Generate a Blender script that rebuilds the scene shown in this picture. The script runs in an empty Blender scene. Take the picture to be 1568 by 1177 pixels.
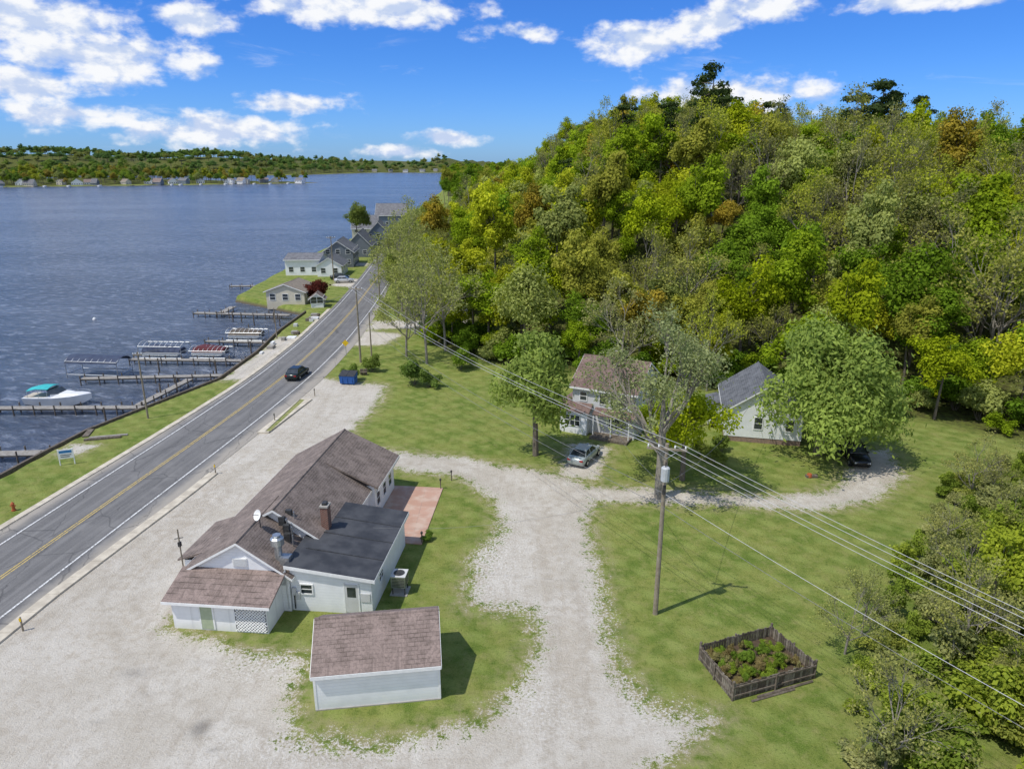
import bpy, math, random
import numpy as np
from mathutils import Vector, Matrix
R = math.radians
rng = np.random.default_rng(7)
random.seed(7)
scene = bpy.context.scene
COL = scene.collection
scene.view_settings.view_transform = 'Standard'
scene.view_settings.look = 'None'
scene.view_settings.exposure = 0

# ------------------------------------------------------------------ node helpers
class NT:
    def __init__(s, tree):
        s.t = tree; s.n = tree.nodes; s.l = tree.links; s.n.clear()
    def new(s, typ, **kw):
        n = s.n.new(typ)
        for k, v in kw.items(): setattr(n, k, v)
        return n
    def put(s, sock, v):
        if isinstance(v, bpy.types.NodeSocket): s.l.new(v, sock)
        elif v is not None:
            if hasattr(sock, 'default_value'):
                try:
                    dv = sock.default_value
                    if hasattr(dv, '__len__') and not hasattr(v, '__len__'): v = (v,)*len(dv)
                    if hasattr(dv, '__len__') and len(dv) == 4 and len(v) == 3: v = (*v, 1)
                except Exception: pass
                sock.default_value = v
    def math(s, op, a, b=None, c=None, clamp=False):
        n = s.new('ShaderNodeMath', operation=op, use_clamp=clamp)
        s.put(n.inputs[0], a)
        if b is not None: s.put(n.inputs[1], b)
        if c is not None: s.put(n.inputs[2], c)
        return n.outputs[0]
    def mix(s, f, a, b, mode='MIX'):
        n = s.new('ShaderNodeMix', data_type='RGBA', blend_type=mode)
        s.put(n.inputs[0], f); s.put(n.inputs[6], a); s.put(n.inputs[7], b)
        return n.outputs[2]
    def smooth(s, v, a, b):
        n = s.new('ShaderNodeMapRange', interpolation_type='SMOOTHSTEP')
        s.put(n.inputs[0], v); s.put(n.inputs[1], a); s.put(n.inputs[2], b)
        return n.outputs[0]
    def noise(s, vec, scale, detail=4, rough=.55, dist=0):
        n = s.new('ShaderNodeTexNoise')
        s.put(n.inputs['Vector'], vec); s.put(n.inputs['Scale'], scale); s.put(n.inputs['Detail'], detail)
        s.put(n.inputs['Roughness'], rough); s.put(n.inputs['Distortion'], dist)
        return n.outputs[0]
    def attr(s, name, vec=False):
        n = s.new('ShaderNodeAttribute', attribute_name=name)
        return n.outputs['Fac']
    def xyz(s, vec):
        n = s.new('ShaderNodeSeparateXYZ'); s.put(n.inputs[0], vec); return n.outputs
    def comb(s, x, y, z):
        n = s.new('ShaderNodeCombineXYZ'); s.put(n.inputs[0], x); s.put(n.inputs[1], y); s.put(n.inputs[2], z); return n.outputs[0]

def bsdf_out(t, color, rough=.8, bump=None, bstr=.3, bdist=.05, metallic=0, spec=.3):
    b = t.new('ShaderNodeBsdfPrincipled'); o = t.new('ShaderNodeOutputMaterial')
    t.put(b.inputs['Base Color'], color); t.put(b.inputs['Roughness'], rough)
    t.put(b.inputs['Metallic'], metallic); t.put(b.inputs['Specular IOR Level'], spec)
    if bump is not None:
        bn = t.new('ShaderNodeBump'); t.put(bn.inputs['Strength'], bstr); t.put(bn.inputs['Distance'], bdist)
        t.put(bn.inputs['Height'], bump); t.l.new(bn.outputs[0], b.inputs['Normal'])
    t.l.new(b.outputs[0], o.inputs[0])
    return b

def newmat(name):
    m = bpy.data.materials.new(name); m.use_nodes = True
    return m, NT(m.node_tree)

MATS = {}
def noisy(name, c1, c2, scale=3., rough=.8, bstr=.15, metallic=0, spec=.3):
    if name in MATS: return MATS[name]
    m, t = newmat(name)
    co = t.new('ShaderNodeTexCoord').outputs['Object']
    n = t.noise(co, scale, 5)
    f = t.smooth(n, .3, .7)
    bsdf_out(t, t.mix(f, c1, c2), rough, n, bstr, .02, metallic, spec)
    MATS[name] = m
    return m

def m_siding(name, c, dark=.72, pitch=.2, vertical=False):
    m, t = newmat(name)
    co = t.new('ShaderNodeTexCoord').outputs['Object']
    s = t.xyz(co)
    if vertical: co1 = t.math('ADD', s[0], s[1])
    else: co1 = s[2]
    fr = t.math('FRACT', t.math('DIVIDE', co1, pitch))
    line = t.smooth(fr, .2, 0.02)
    n = t.noise(co, 1.3, 5)
    low = t.smooth(s[2], .7, 0.0)
    col = t.mix(t.smooth(n, .35, .75), c, tuple(x*.9 for x in c))
    col = t.mix(t.math('MULTIPLY', low, .3), col, tuple(x*y for x, y in zip(c, (.66, .63, .53))))
    col = t.mix(t.math('MULTIPLY', line, .45), col, tuple(x*dark for x in c))
    bsdf_out(t, col, .6, fr, .35, .02)
    return m

def m_shingle(name, c1, c2, axis='y', row=.13, w=.33):
    m, t = newmat(name)
    co = t.new('ShaderNodeTexCoord').outputs['Object']
    s = t.xyz(co)
    v = t.comb(s[1] if axis == 'y' else s[0], s[2], 0)
    b = t.new('ShaderNodeTexBrick'); b.offset = .5
    t.put(b.inputs['Vector'], v); t.put(b.inputs['Color1'], c1); t.put(b.inputs['Color2'], c2)
    t.put(b.inputs['Mortar'], tuple(x*.4 for x in c1)); t.put(b.inputs['Scale'], 1.)
    t.put(b.inputs['Mortar Size'], .009); t.put(b.inputs['Brick Width'], w); t.put(b.inputs['Row Height'], row); t.put(b.inputs['Bias'], 0)
    n = t.noise(co, 1.1, 6, .65)
    n2 = t.noise(co, 9, 3, .6)
    st = t.noise(t.comb(t.math('MULTIPLY', s[1] if axis == 'y' else s[0], 2.5), t.math('MULTIPLY', s[2], .5), 0), 1.2, 4, .6)
    col = t.mix(t.smooth(n, .35, .7), b.outputs[0], tuple(x*1.2 for x in c2))
    col = t.mix(t.math('MULTIPLY', t.smooth(n2, .42, .72), .5), col, tuple(x*.5 for x in c1))
    col = t.mix(t.math('MULTIPLY', t.smooth(st, .5, .75), .45), col, tuple(x*.55 for x in c1))
    bsdf_out(t, col, .9, b.outputs[1], .4, .02)
    return m

WHITE = m_siding('white_siding', (.85, .86, .87))
CREAM = m_siding('cream_siding', (.62, .57, .46))
GREYS = m_siding('grey_siding', (.17, .19, .22))
BLUES = m_siding('blue_grey_siding', (.16, .2, .27))
PALEG = m_siding('pale_grey_siding', (.62, .63, .63))
WHITEV = m_siding('white_panel', (.84, .84, .84), vertical=True, pitch=1.2)
SHY = m_shingle('brown_shingles_a', (.160, .128, .110), (.23, .185, .16), 'y', .1)
SHX = m_shingle('brown_shingles_b', (.185, .142, .122), (.26, .20, .175), 'x', .12)
SGY = m_shingle('grey_shingles_a', (.10, .105, .115), (.15, .155, .165), 'y')
SGX = m_shingle('grey_shingles_b', (.13, .13, .14), (.19, .19, .2), 'x')
TRIM = noisy('white_trim', (.84, .84, .82), (.74, .74, .73), 4, .5)
GLASS = noisy('window_glass', (.02, .025, .03), (.05, .06, .07), 2, .08, 0, 0, .8)
CONC = noisy('concrete', (.42, .40, .36), (.3, .28, .25), 1.5, .9)
BLACKROOF = noisy('black_membrane', (.035, .038, .045), (.075, .078, .085), .8, .7)
DOORG = noisy('green_door', (.42, .47, .33), (.34, .4, .27), 2, .6)
GREYDOOR = noisy('pale_door', (.55, .55, .53), (.6, .6, .6), 2, .6)
STEEL = noisy('galvanised_steel', (.55, .57, .58), (.4, .42, .43), 6, .35, .1, .8)
DARKMETAL = noisy('dark_metal', (.03, .03, .03), (.06, .06, .06), 6, .5)
RUBBER = noisy('tyre_rubber', (.015, .015, .015), (.03, .03, .03), 6, .9)
WOODG = noisy('weathered_wood', (.20, .17, .135), (.10, .08, .06), 5, .9, .4)
WOODP = noisy('pole_wood', (.22, .18, .13), (.30, .26, .20), 4, .9, .4)
DOCKW = noisy('dock_wood', (.36, .34, .31), (.24, .22, .19), 3, .9, .3)
DOCKD = noisy('dock_post_wood', (.09, .075, .06), (.17, .14, .11), 3, .9, .3)
SOIL = noisy('garden_soil', (.10, .07, .045), (.06, .045, .03), 4, 1, .6)
BARK = noisy('bark', (.12, .10, .075), (.19, .16, .13), 6, .95, .5)
BARKL = noisy('pale_bark', (.30, .27, .23), (.2, .18, .15), 6, .95, .5)
FOUND = noisy('block_foundation', (.32, .22, .17), (.22, .16, .13), 5, .9)
def m_brick():
    m, t = newmat('red_brick')
    co = t.new('ShaderNodeTexCoord').outputs['Object']; s = t.xyz(co)
    b = t.new('ShaderNodeTexBrick'); t.put(b.inputs['Vector'], t.comb(t.math('ADD', s[0], s[1]), s[2], 0))
    t.put(b.inputs['Color1'], (.2, .07, .045)); t.put(b.inputs['Color2'], (.13, .05, .035)); t.put(b.inputs['Mortar'], (.3, .26, .22))
    t.put(b.inputs['Scale'], 1); t.put(b.inputs['Brick Width'], .2); t.put(b.inputs['Row Height'], .08); t.put(b.inputs['Mortar Size'], .01)
    bsdf_out(t, b.outputs[0], .9); return m
BRICK = m_brick()

# ------------------------------------------------------------------ mesh builder
class MB:
    def __init__(s): s.v = []; s.f = []; s.m = []; s.mats = []
    def mi(s, mat):
        if mat not in s.mats: s.mats.append(mat)
        return s.mats.index(mat)
    def poly(s, pts, mat):
        b = len(s.v); s.v += [tuple(p) for p in pts]; s.f.append(tuple(range(b, b+len(pts)))); s.m.append(s.mi(mat))
    def hexa(s, p, mat):
        b = len(s.v); s.v += [tuple(q) for q in p]; k = s.mi(mat)
        for f in ((0, 3, 2, 1), (4, 5, 6, 7), (0, 1, 5, 4), (1, 2, 6, 5), (2, 3, 7, 6), (3, 0, 4, 7)):
            s.f.append(tuple(b+i for i in f)); s.m.append(k)
    def box(s, x0, x1, y0, y1, z0, z1, mat):
        s.hexa([(x0, y0, z0), (x1, y0, z0), (x1, y1, z0), (x0, y1, z0), (x0, y0, z1), (x1, y0, z1), (x1, y1, z1), (x0, y1, z1)], mat)
    def tube(s, pts, rad, k, mat, cap=True):
        pts = [Vector(p) for p in pts]; n = len(pts); b = len(s.v); mi = s.mi(mat)
        if not hasattr(rad, '__len__'): rad = [rad]*n
        for i, p in enumerate(pts):
            d = (pts[min(i+1, n-1)]-pts[max(i-1, 0)]).normalized()
            a = Vector((0, 0, 1)) if abs(d.z) < .9 else Vector((1, 0, 0))
            e1 = d.cross(a).normalized(); e2 = d.cross(e1)
            for j in range(k):
                q = p+(e1*math.cos(2*math.pi*j/k)+e2*math.sin(2*math.pi*j/k))*rad[i]
                s.v.append(tuple(q))
        for i in range(n-1):
            for j in range(k):
                s.f.append((b+i*k+j, b+i*k+(j+1) % k, b+(i+1)*k+(j+1) % k, b+(i+1)*k+j)); s.m.append(mi)
        if cap:
            s.f.append(tuple(b+j for j in range(k))[::-1]); s.m.append(mi)
            s.f.append(tuple(b+(n-1)*k+j for j in range(k))); s.m.append(mi)
    def loft(s, rings, mat, cap=True):
        k = len(rings[0]); b = len(s.v); mi = s.mi(mat)
        for r in rings: s.v += [tuple(p) for p in r]
        for i in range(len(rings)-1):
            for j in range(k):
                s.f.append((b+i*k+j, b+i*k+(j+1) % k, b+(i+1)*k+(j+1) % k, b+(i+1)*k+j)); s.m.append(mi)
        if cap:
            s.f.append(tuple(b+j for j in range(k))[::-1]); s.m.append(mi)
            s.f.append(tuple(b+(len(rings)-1)*k+j for j in range(k))); s.m.append(mi)
    def obj(s, name, parent=None, loc=(0, 0, 0), rot=0, smooth=False, bevel=0):
        me = bpy.data.meshes.new(name); me.from_pydata(s.v, [], s.f)
        for m in s.mats: me.materials.append(m)
        me.polygons.foreach_set('material_index', s.m)
        if smooth: me.polygons.foreach_set('use_smooth', [True]*len(me.polygons))
        me.update()
        o = bpy.data.objects.new(name, me); COL.objects.link(o)
        o.location = loc; o.rotation_euler = (0, 0, rot)
        if parent: o.parent = parent
        if bevel:
            bm = o.modifiers.new('bevel', 'BEVEL'); bm.width = bevel; bm.segments = 2; bm.limit_method = 'ANGLE'
        return o
def empty(name, loc=(0, 0, 0), rot=0, sc=1):
    e = bpy.data.objects.new(name, None); COL.objects.link(e); e.location = loc; e.rotation_euler = (0, 0, rot); e.scale = (sc,)*3
    e.empty_display_size = .5
    return e

# ------------------------------------------------------------------ plan geometry (metres)
def sd_poly(P, X, Y):
    P = np.array(P, float); d2 = np.full(X.shape, 1e18); ins = np.zeros(X.shape, bool)
    n = len(P)
    for i in range(n):
        ax, ay = P[i]; bx, by = P[(i+1) % n]
        ex, ey = bx-ax, by-ay; wx, wy = X-ax, Y-ay
        h = np.clip((wx*ex+wy*ey)/(ex*ex+ey*ey+1e-12), 0, 1)
        d2 = np.minimum(d2, (wx-ex*h)**2+(wy-ey*h)**2)
        if ay != by:
            c = ((ay > Y) != (by > Y)) & (X < (bx-ax)*(Y-ay)/(by-ay)+ax)
            ins ^= c
    d = np.sqrt(d2)
    return np.where(ins, d, -d)
LAKE = [(-60, -200), (-2500, -200), (-2500, 600), (-1200, 760), (-626, 890), (-304, 1062), (-290, 1110), (-600, 1300), (-1500, 1600), (-523, 1835),
        (-430, 2300), (-148, 2250), (-154, 1835), (-77, 826), (-56, 408), (-57, 326), (-61, 290), (-62, 248), (-64, 222), (-61.5, 188), (-60.5, 167), (-59.3, 149),
        (-51.6, 143), (-39.5, 133.5), (-39.5, 117), (-38.4, 103), (-38.6, 89), (-42.5, 78), (-45.1, 70.4), (-46, 63.6), (-46.5, 58.3), (-49, 40), (-54, 0)]
GRAV = [(-45, -20), (-34, 40), (-31, 60), (-29, 80), (-25.2, 88.6), (-16.2, 85.8), (-16, 78.1), (-17, 70.6), (-16.7, 66), (-11.8, 64), (-5.3, 62.7), (-1.5, 60.9), (3.9, 59), (6.9, 56.2),
        (12.3, 55.8), (17.7, 55), (23, 54.3), (26.7, 55.2), (30.1, 57.8), (33.4, 64.3), (37, 64.5), (35.2, 58.3), (30, 53.5), (24.9, 51.8), (17.2, 52.9), (11.8, 53.1),
        (7, 53.6), (5.9, 49.8), (5.9, 43.2), (5.6, 37.3), (5.9, 32.6), (7.3, 29.6), (10.4, 29.3), (9.5, 28.2), (6.4, 26), (5, 15), (-10, -20)]
ISLE = [(-11.2, 60.1), (-5, 58.6), (-1, 53.1), (-.8, 48.7), (-2.6, 44), (-2.8, 38.8), (1.3, 38.3), (1.7, 35.4), (.6, 31.6), (-1.6, 29.2), (-5.9, 27.4), (-10.9, 28.1),
        (-12, 33.7), (-16.8, 34.8), (-18.8, 35.7), (-21.4, 36.4), (-21.2, 38), (-18, 42), (-16, 56), (-13, 59)]
EXTRA = [[(-42, 163), (-36, 160), (-36, 172), (-42, 174)], [(-25, 117), (-8, 121), (-8, 125), (-25, 124)], [(-25, 106), (-20, 107), (-18, 114), (-25, 117)],
         [(-38, 88), (-34.5, 88), (-34.5, 112), (-38, 112)], [(4, 58), (7.6, 58), (9.5, 65), (6.2, 66)], [(-46, 195), (-40, 195), (-40, 201), (-46, 203)],
         [(-44, 63.5), (-42.4, 63.5), (-42, 65.5), (-44, 66)]]
FOREST = [(-20, 165), (-20, 131), (-14, 110), (-8, 101), (0, 95), (10, 90), (18, 86), (25, 83), (34, 79), (44, 74), (52, 66), (66, 52), (130, 45), (420, 120), (420, 520), (60, 900), (-35, 900), (-30, 400), (-30, 300), (-28, 200)]
BUSHP = [(54, 64), (38, 56), (31, 49), (27, 44), (22.5, 38), (20, 33), (17.2, 29.6), (15.5, 26), (14.5, 20), (45, 15), (66, 40)]

def sstep(a, b, x):
    t = np.clip((x-a)/(b-a), 0, 1); return t*t*(3-2*t)
def height(X, Y):
    X = np.asarray(X, float); Y = np.asarray(Y, float)
    lake = sd_poly(LAKE, X, Y)
    z = -3.2*sstep(-.7, .9, lake)
    f = sd_poly(FOREST, X, Y)
    a = X/np.maximum(Y, 30)
    hm = np.interp(a, [-.14, -.09, -.05, 0, .08, .2, .35, .5, .75], [2, 8, 20, 30, 31, 29.5, 24, 19.5, 16])
    und = 1.4*np.sin(X*.045+1.3)+1.2*np.sin(Y*.05+X*.02)
    z = z+sstep(4, 88, f)*(hm+und)
    land = sstep(0, 260, -lake)
    far = np.where((Y > 700) & (X < -200), 1., 0.)*land
    z = z+far*(16+13*np.sin(X*.006+2.2)+7*np.sin(X*.015+Y*.004))*sstep(700, 900, Y)
    far2 = np.where((Y > 1750), 1., 0.)*sstep(0, 300, -lake)
    z = z+far2*(20+9*np.sin(X*.008+1))
    return z
def hz(x, y): return float(height(np.array([x]), np.array([y]))[0])

# ------------------------------------------------------------------ ground sheet
def axis(segs):
    out = []
    for a, b, st in segs: out += list(np.arange(a, b, st))
    out.append(segs[-1][1]); return np.array(out)
xs = axis([(-9000, -2600, 800), (-2600, -120, 30), (-120, -62, 2), (-62, -47, .8), (-47, 40, .35), (40, 70, 1), (70, 350, 5), (350, 900, 50), (900, 9000, 900)])
ys = axis([(-400, 0, 50), (0, 22, 2), (22, 100, .35), (100, 180, .8), (180, 450, 5), (450, 2700, 30), (2700, 9500, 800)])
GX, GY = np.meshgrid(xs, ys); gx = GX.ravel(); gy = GY.ravel()
gzv = height(gx, gy)
nx, ny = len(xs), len(ys)
idx = np.arange(nx*ny).reshape(ny, nx)
quads = np.stack([idx[:-1, :-1], idx[:-1, 1:], idx[1:, 1:], idx[1:, :-1]], -1).reshape(-1, 4)
def mesh_np(name, verts, faces, mats, mi=None, smooth=False):
    me = bpy.data.meshes.new(name); k = faces.shape[1]
    me.vertices.add(len(verts)); me.vertices.foreach_set('co', verts.astype(np.float32).ravel())
    me.loops.add(faces.size); me.loops.foreach_set('vertex_index', faces.astype(np.int32).ravel())
    me.polygons.add(len(faces)); me.polygons.foreach_set('loop_start', np.arange(0, faces.size, k, dtype=np.int32))
    me.polygons.foreach_set('loop_total', np.full(len(faces), k, np.int32))
    for m in mats: me.materials.append(m)
    if mi is not None: me.polygons.foreach_set('material_index', mi.astype(np.int32))
    me.polygons.foreach_set('use_smooth', np.full(len(faces), smooth))
    me.update(calc_edges=True); me.validate()
    return me
grav = np.minimum(sd_poly(GRAV, gx, gy), -sd_poly(ISLE, gx, gy))
for e in EXTRA: grav = np.maximum(grav, sd_poly(e, gx, gy))
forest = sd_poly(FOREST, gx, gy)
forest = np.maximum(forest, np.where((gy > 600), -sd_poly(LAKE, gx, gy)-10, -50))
def blobs(lst):
    out = np.zeros_like(gx)
    for sx, sy, rx, ry_, k in lst: out = np.maximum(out, k*np.exp(-((gx-sx)/rx)**2-((gy-sy)/ry_)**2))
    return out
stain = blobs([(-21, 32.6, 1.3, .6, .45), (-15.6, 28.6, .6, .7, .7), (-14.4, 27.2, .5, .3, .5), (-19.5, 31, 1.1, .4, .3), (-21, 29, .9, .3, .35), (-17.6, 33.5, 1.2, .5, .3)])
rock = blobs([(-1.2, 45, 2.2, 6, 1), (0, 38, 2.2, 2.2, .8), (8, 31, 2.6, 2.2, .9), (6.3, 38, 1.1, 7, .7), (-14, 33.2, 4, 1.5, .8), (-10, 27.2, 6, 1.3, .7), (1.5, 30, 2, 3, .7), (-13, 85, 3, 2, .5)])
mudb = blobs([(2.5, 47, 1.2, 9, .8), (3.5, 34, 1.6, 7, .8), (-6, 61.2, 7, .8, .6), (-26, 50, 1.3, 14, .7), (-22, 62, 2, 9, .6), (34, 60, 2.5, 4, .9), (20, 53.9, 12, .7, .6), (-24, 36, 3, 5, .5)])
def path_d(P):
    d = np.full(gx.shape, 1e9)
    for (ax, ay), (bx, by) in zip(P[:-1], P[1:]):
        ex, ey = bx-ax, by-ay; h = np.clip(((gx-ax)*ex+(gy-ay)*ey)/(ex*ex+ey*ey), 0, 1)
        d = np.minimum(d, np.hypot(gx-ax-ex*h, gy-ay-ey*h))
    return d
wheel = np.zeros_like(gx)
for P in ([(1.8, 20), (3, 30), (3.6, 38), (2.8, 46), (2.2, 52), (-1, 57), (-6, 61), (-14, 63.5), (-21, 68)], [(3, 50), (6, 55.3), (12, 54.6), (20, 53.5), (27, 54), (32, 57), (35, 62)],
          [(-32, 30), (-27.5, 45), (-24, 60), (-21, 75), (-22, 86)], [(3.5, 24), (-8, 25.5), (-18, 30), (-26, 40), (-25, 55)]):
    d = path_d(P); wheel = np.maximum(wheel, np.exp(-((d-.8)/.38)**2))

def ground_mat():
    m, t = newmat('ground_surface')
    co = t.new('ShaderNodeNewGeometry').outputs['Position']
    s = t.xyz(co)
    g = t.attr('grav'); fo = t.attr('forest'); st = t.attr('stain'); rk = t.attr('rock'); mu = t.attr('mud'); wh = t.attr('wheel')
    nl = t.noise(co, .3, 5, .6); nm = t.noise(co, 1.6, 5, .6); nf = t.noise(co, 6, 4, .75); nff = t.noise(co, 15, 3, .75)
    n5 = t.noise(t.comb(t.math('ADD', s[0], 31), s[1], 0), .75, 5, .65)
    # grass
    c = t.mix(t.smooth(nl, .36, .62), (.115, .175, .024), (.215, .24, .055))
    c = t.mix(t.math('MULTIPLY', t.smooth(n5, .5, .66), .65), c, (.27, .27, .085))
    c = t.mix(t.math('MULTIPLY', t.smooth(n5, .46, .32), .6), c, (.075, .135, .016))
    c = t.mix(t.math('MULTIPLY', t.smooth(nm, .5, .7), .5), c, (.27, .26, .095))
    c = t.mix(t.math('MULTIPLY', t.smooth(nm, .48, .3), .6), c, (.075, .125, .017))
    stripe = t.math('SINE', t.math('ADD', t.math('MULTIPLY', s[0], 2.3), t.math('ADD', t.math('MULTIPLY', s[1], 2.6), t.math('MULTIPLY', nl, 4))))
    stripe2 = t.math('SINE', t.math('ADD', t.math('MULTIPLY', s[0], 2.0), t.math('MULTIPLY', s[1], -2.3)))
    sf = t.math('MULTIPLY', t.smooth(t.math('ADD', t.math('MULTIPLY', stripe, .6), t.math('MULTIPLY', stripe2, .4)), -.1, .9), .5)
    c = t.mix(sf, c, (.275, .325, .085))
    c = t.mix(t.math('MULTIPLY', t.smooth(nff, .4, .7), .4), c, (.31, .335, .12))
    c = t.mix(t.math('MULTIPLY', t.smooth(nf, .48, .3), .65), c, (.055, .095, .014))
    edge = t.math('MULTIPLY', t.smooth(g, -2.2, 0), t.smooth(nm, .36, .6))
    c = t.mix(t.math('MULTIPLY', edge, .75), c, (.33, .29, .16))
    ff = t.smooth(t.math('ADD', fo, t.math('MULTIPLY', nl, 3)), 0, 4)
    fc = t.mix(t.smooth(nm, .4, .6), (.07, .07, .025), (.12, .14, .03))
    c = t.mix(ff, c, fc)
    # gravel
    gc = t.mix(t.smooth(nl, .3, .7), (.49, .445, .37), (.59, .55, .48))
    gc = t.mix(t.math('MULTIPLY', t.smooth(nm, .46, .68), .55), gc, (.41, .355, .28))
    gc = t.mix(t.math('MULTIPLY', t.smooth(t.math('ADD', mu, t.math('MULTIPLY', t.math('SUBTRACT', nm, .5), 1.6)), .25, .8), .5), gc, (.45, .39, .305))
    gc = t.mix(t.math('MULTIPLY', t.smooth(nff, .48, .72), .55), gc, (.72, .69, .63))
    gc = t.mix(t.math('MULTIPLY', t.smooth(nf, .46, .28), .6), gc, (.30, .26, .205))
    gc = t.mix(t.math('MULTIPLY', wh, t.math('MULTIPLY', t.smooth(nm, .3, .6), .45)), gc, (.39, .345, .28))
    track = t.noise(t.comb(t.math('MULTIPLY', s[0], 1.3), t.math('MULTIPLY', s[1], .13), 0), 1.3, 5, .65)
    gc = t.mix(t.math('MULTIPLY', t.smooth(track, .5, .68), .35), gc, (.40, .345, .275))
    gc = t.mix(t.math('MULTIPLY', st, t.smooth(t.math('ADD', nf, st), .5, 1.1)), gc, (.14, .125, .11))
    pk = t.math('MULTIPLY', rk, t.smooth(nf, .5, .6))
    gc = t.mix(t.math('MULTIPLY', pk, .7), gc, (.76, .74, .70))
    k = t.math('ADD', t.math('MULTIPLY', g, .55), t.math('MULTIPLY', t.math('SUBTRACT', nm, .5), 1.7))
    amp = t.math('ADD', 2.0, t.math('MULTIPLY', rk, 3.8))
    k = t.math('ADD', k, t.math('MULTIPLY', t.math('SUBTRACT', nf, .5), amp))
    k = t.math('ADD', k, t.math('MULTIPLY', t.math('SUBTRACT', nff, .5), 1.8))
    k = t.math('ADD', k, t.math('MULTIPLY', t.math('SUBTRACT', nl, .5), 1.2))
    mask = t.smooth(k, -.03, .14)
    c = t.mix(mask, c, gc)
    c = t.mix(t.smooth(s[2], -.4, -1.1), c, (.12, .10, .07))
    h = t.math('ADD', nf, t.math('MULTIPLY', nff, .6))
    bsdf_out(t, c, .95, h, .7, .15, spec=.1)
    return m
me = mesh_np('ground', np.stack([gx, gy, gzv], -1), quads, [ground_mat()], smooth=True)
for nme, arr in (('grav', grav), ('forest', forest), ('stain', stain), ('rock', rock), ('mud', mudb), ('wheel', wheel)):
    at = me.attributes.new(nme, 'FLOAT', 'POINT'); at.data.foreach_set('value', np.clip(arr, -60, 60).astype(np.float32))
go = bpy.data.objects.new('ground', me); COL.objects.link(go)

# ------------------------------------------------------------------ lake water
def water():
    m, t = newmat('lake_water')
    co = t.new('ShaderNodeNewGeometry').outputs['Position']; s = t.xyz(co)
    v = t.comb(t.math('MULTIPLY', s[0], .5), t.math('ADD', s[1], t.math('MULTIPLY', s[0], .25)), 0)
    n1 = t.noise(v, .8, 6, .7, .5); n2 = t.noise(v, .16, 5, .65)
    n3 = t.noise(t.comb(t.math('MULTIPLY', s[0], .3), s[1], 0), .02, 5, .65)
    h = t.math('ADD', n1, t.math('MULTIPLY', n2, 1.8))
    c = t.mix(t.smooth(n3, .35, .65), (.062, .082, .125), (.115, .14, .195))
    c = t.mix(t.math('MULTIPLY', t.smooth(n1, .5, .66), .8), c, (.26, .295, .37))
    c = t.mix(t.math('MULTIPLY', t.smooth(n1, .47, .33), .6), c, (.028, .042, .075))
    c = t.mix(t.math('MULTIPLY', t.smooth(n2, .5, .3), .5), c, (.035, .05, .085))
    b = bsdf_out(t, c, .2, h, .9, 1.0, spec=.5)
    b.inputs['IOR'].default_value = 1.33
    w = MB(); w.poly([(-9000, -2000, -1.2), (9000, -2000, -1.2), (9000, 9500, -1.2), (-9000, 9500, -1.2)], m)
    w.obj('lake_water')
water()

# ------------------------------------------------------------------ road
cy = np.array([-30, 20, 42, 56.2, 70.6, 90.1, 110.2, 137, 169.5, 198, 235, 280, 340])
cx = np.array([-42.5, -37.2, -34.9, -33.4, -31.8, -30.2, -29.9, -30.9, -33, -35.4, -38.5, -42, -44])
ry = np.arange(-30, 340, 1.0)
rxs = np.interp(ry, cy, cx); kk = np.ones(15)/15
rxs = np.convolve(np.pad(rxs, 7, mode='edge'), kk, 'valid')
def RXC(y): return float(np.interp(y, ry, rxs))
def strip(y0, y1, o0, o1, z, mat, mb=None, step=1.0):
    mb = mb or MB(); y = y0
    while y < y1-1e-6:
        y2 = min(y+step, y1)
        mb.poly([(RXC(y)+o0, y, z), (RXC(y)+o1, y, z), (RXC(y2)+o1, y2, z), (RXC(y2)+o0, y2, z)], mat)
        y = y2
    return mb
def asphalt():
    m, t = newmat('asphalt')
    co = t.new('ShaderNodeNewGeometry').outputs['Position']; s = t.xyz(co)
    at = t.attr('across')
    a = t.noise(t.comb(t.math('MULTIPLY', at, 1.6), t.math('MULTIPLY', s[1], .05), 0), 1.3, 5, .6)
    n = t.noise(co, .4, 5, .6); nf = t.noise(co, 12, 3, .75)
    c = t.mix(t.smooth(a, .35, .68), (.125, .122, .12), (.19, .185, .18))
    c = t.mix(t.math('MULTIPLY', t.smooth(n, .45, .7), .5), c, (.22, .213, .205))
    c = t.mix(t.math('MULTIPLY', t.smooth(nf, .45, .7), .4), c, (.27, .262, .25))
    w = t.math('COSINE', t.math('MULTIPLY', at, 3.6))
    c = t.mix(t.math('MULTIPLY', t.smooth(w, .2, 1), .28), c, (.10, .098, .096))
    sandy = t.smooth(t.math('ADD', t.math('ABSOLUTE', at), t.math('MULTIPLY', n, 1.2)), 4.3, 5.5)
    c = t.mix(t.math('MULTIPLY', sandy, .7), c, (.40, .36, .30))
    cr = t.new('ShaderNodeTexVoronoi', feature='DISTANCE_TO_EDGE'); t.put(cr.inputs['Vector'], t.comb(t.math('ADD', s[0], t.math('MULTIPLY', n, 2)), t.math('MULTIPLY', s[1], .45), 0)); t.put(cr.inputs['Scale'], .3)
    c = t.mix(t.math('MULTIPLY', t.smooth(cr.outputs[0], .010, .004), .5), c, (.06, .06, .06))
    bsdf_out(t, c, .85, nf, .3, .02)
    return m
ASPH = asphalt()
def roff(y): return float(np.interp(y, [40, 55, 90, 135, 160], [4.6, 5.4, 5.6, 5.2, 4.2]))
def loff(y): return float(np.interp(y, [40, 60, 85, 140], [-5.4, -4.9, -4.3, -4.3]))
vv = []; ff = []; ac = []
ofs = np.linspace(0, 1, 9)
for i, y in enumerate(ry):
    for o in ofs:
        d = loff(y)+(roff(y)-loff(y))*o; vv.append((rxs[i]+d, y, .03)); ac.append(d)
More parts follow.
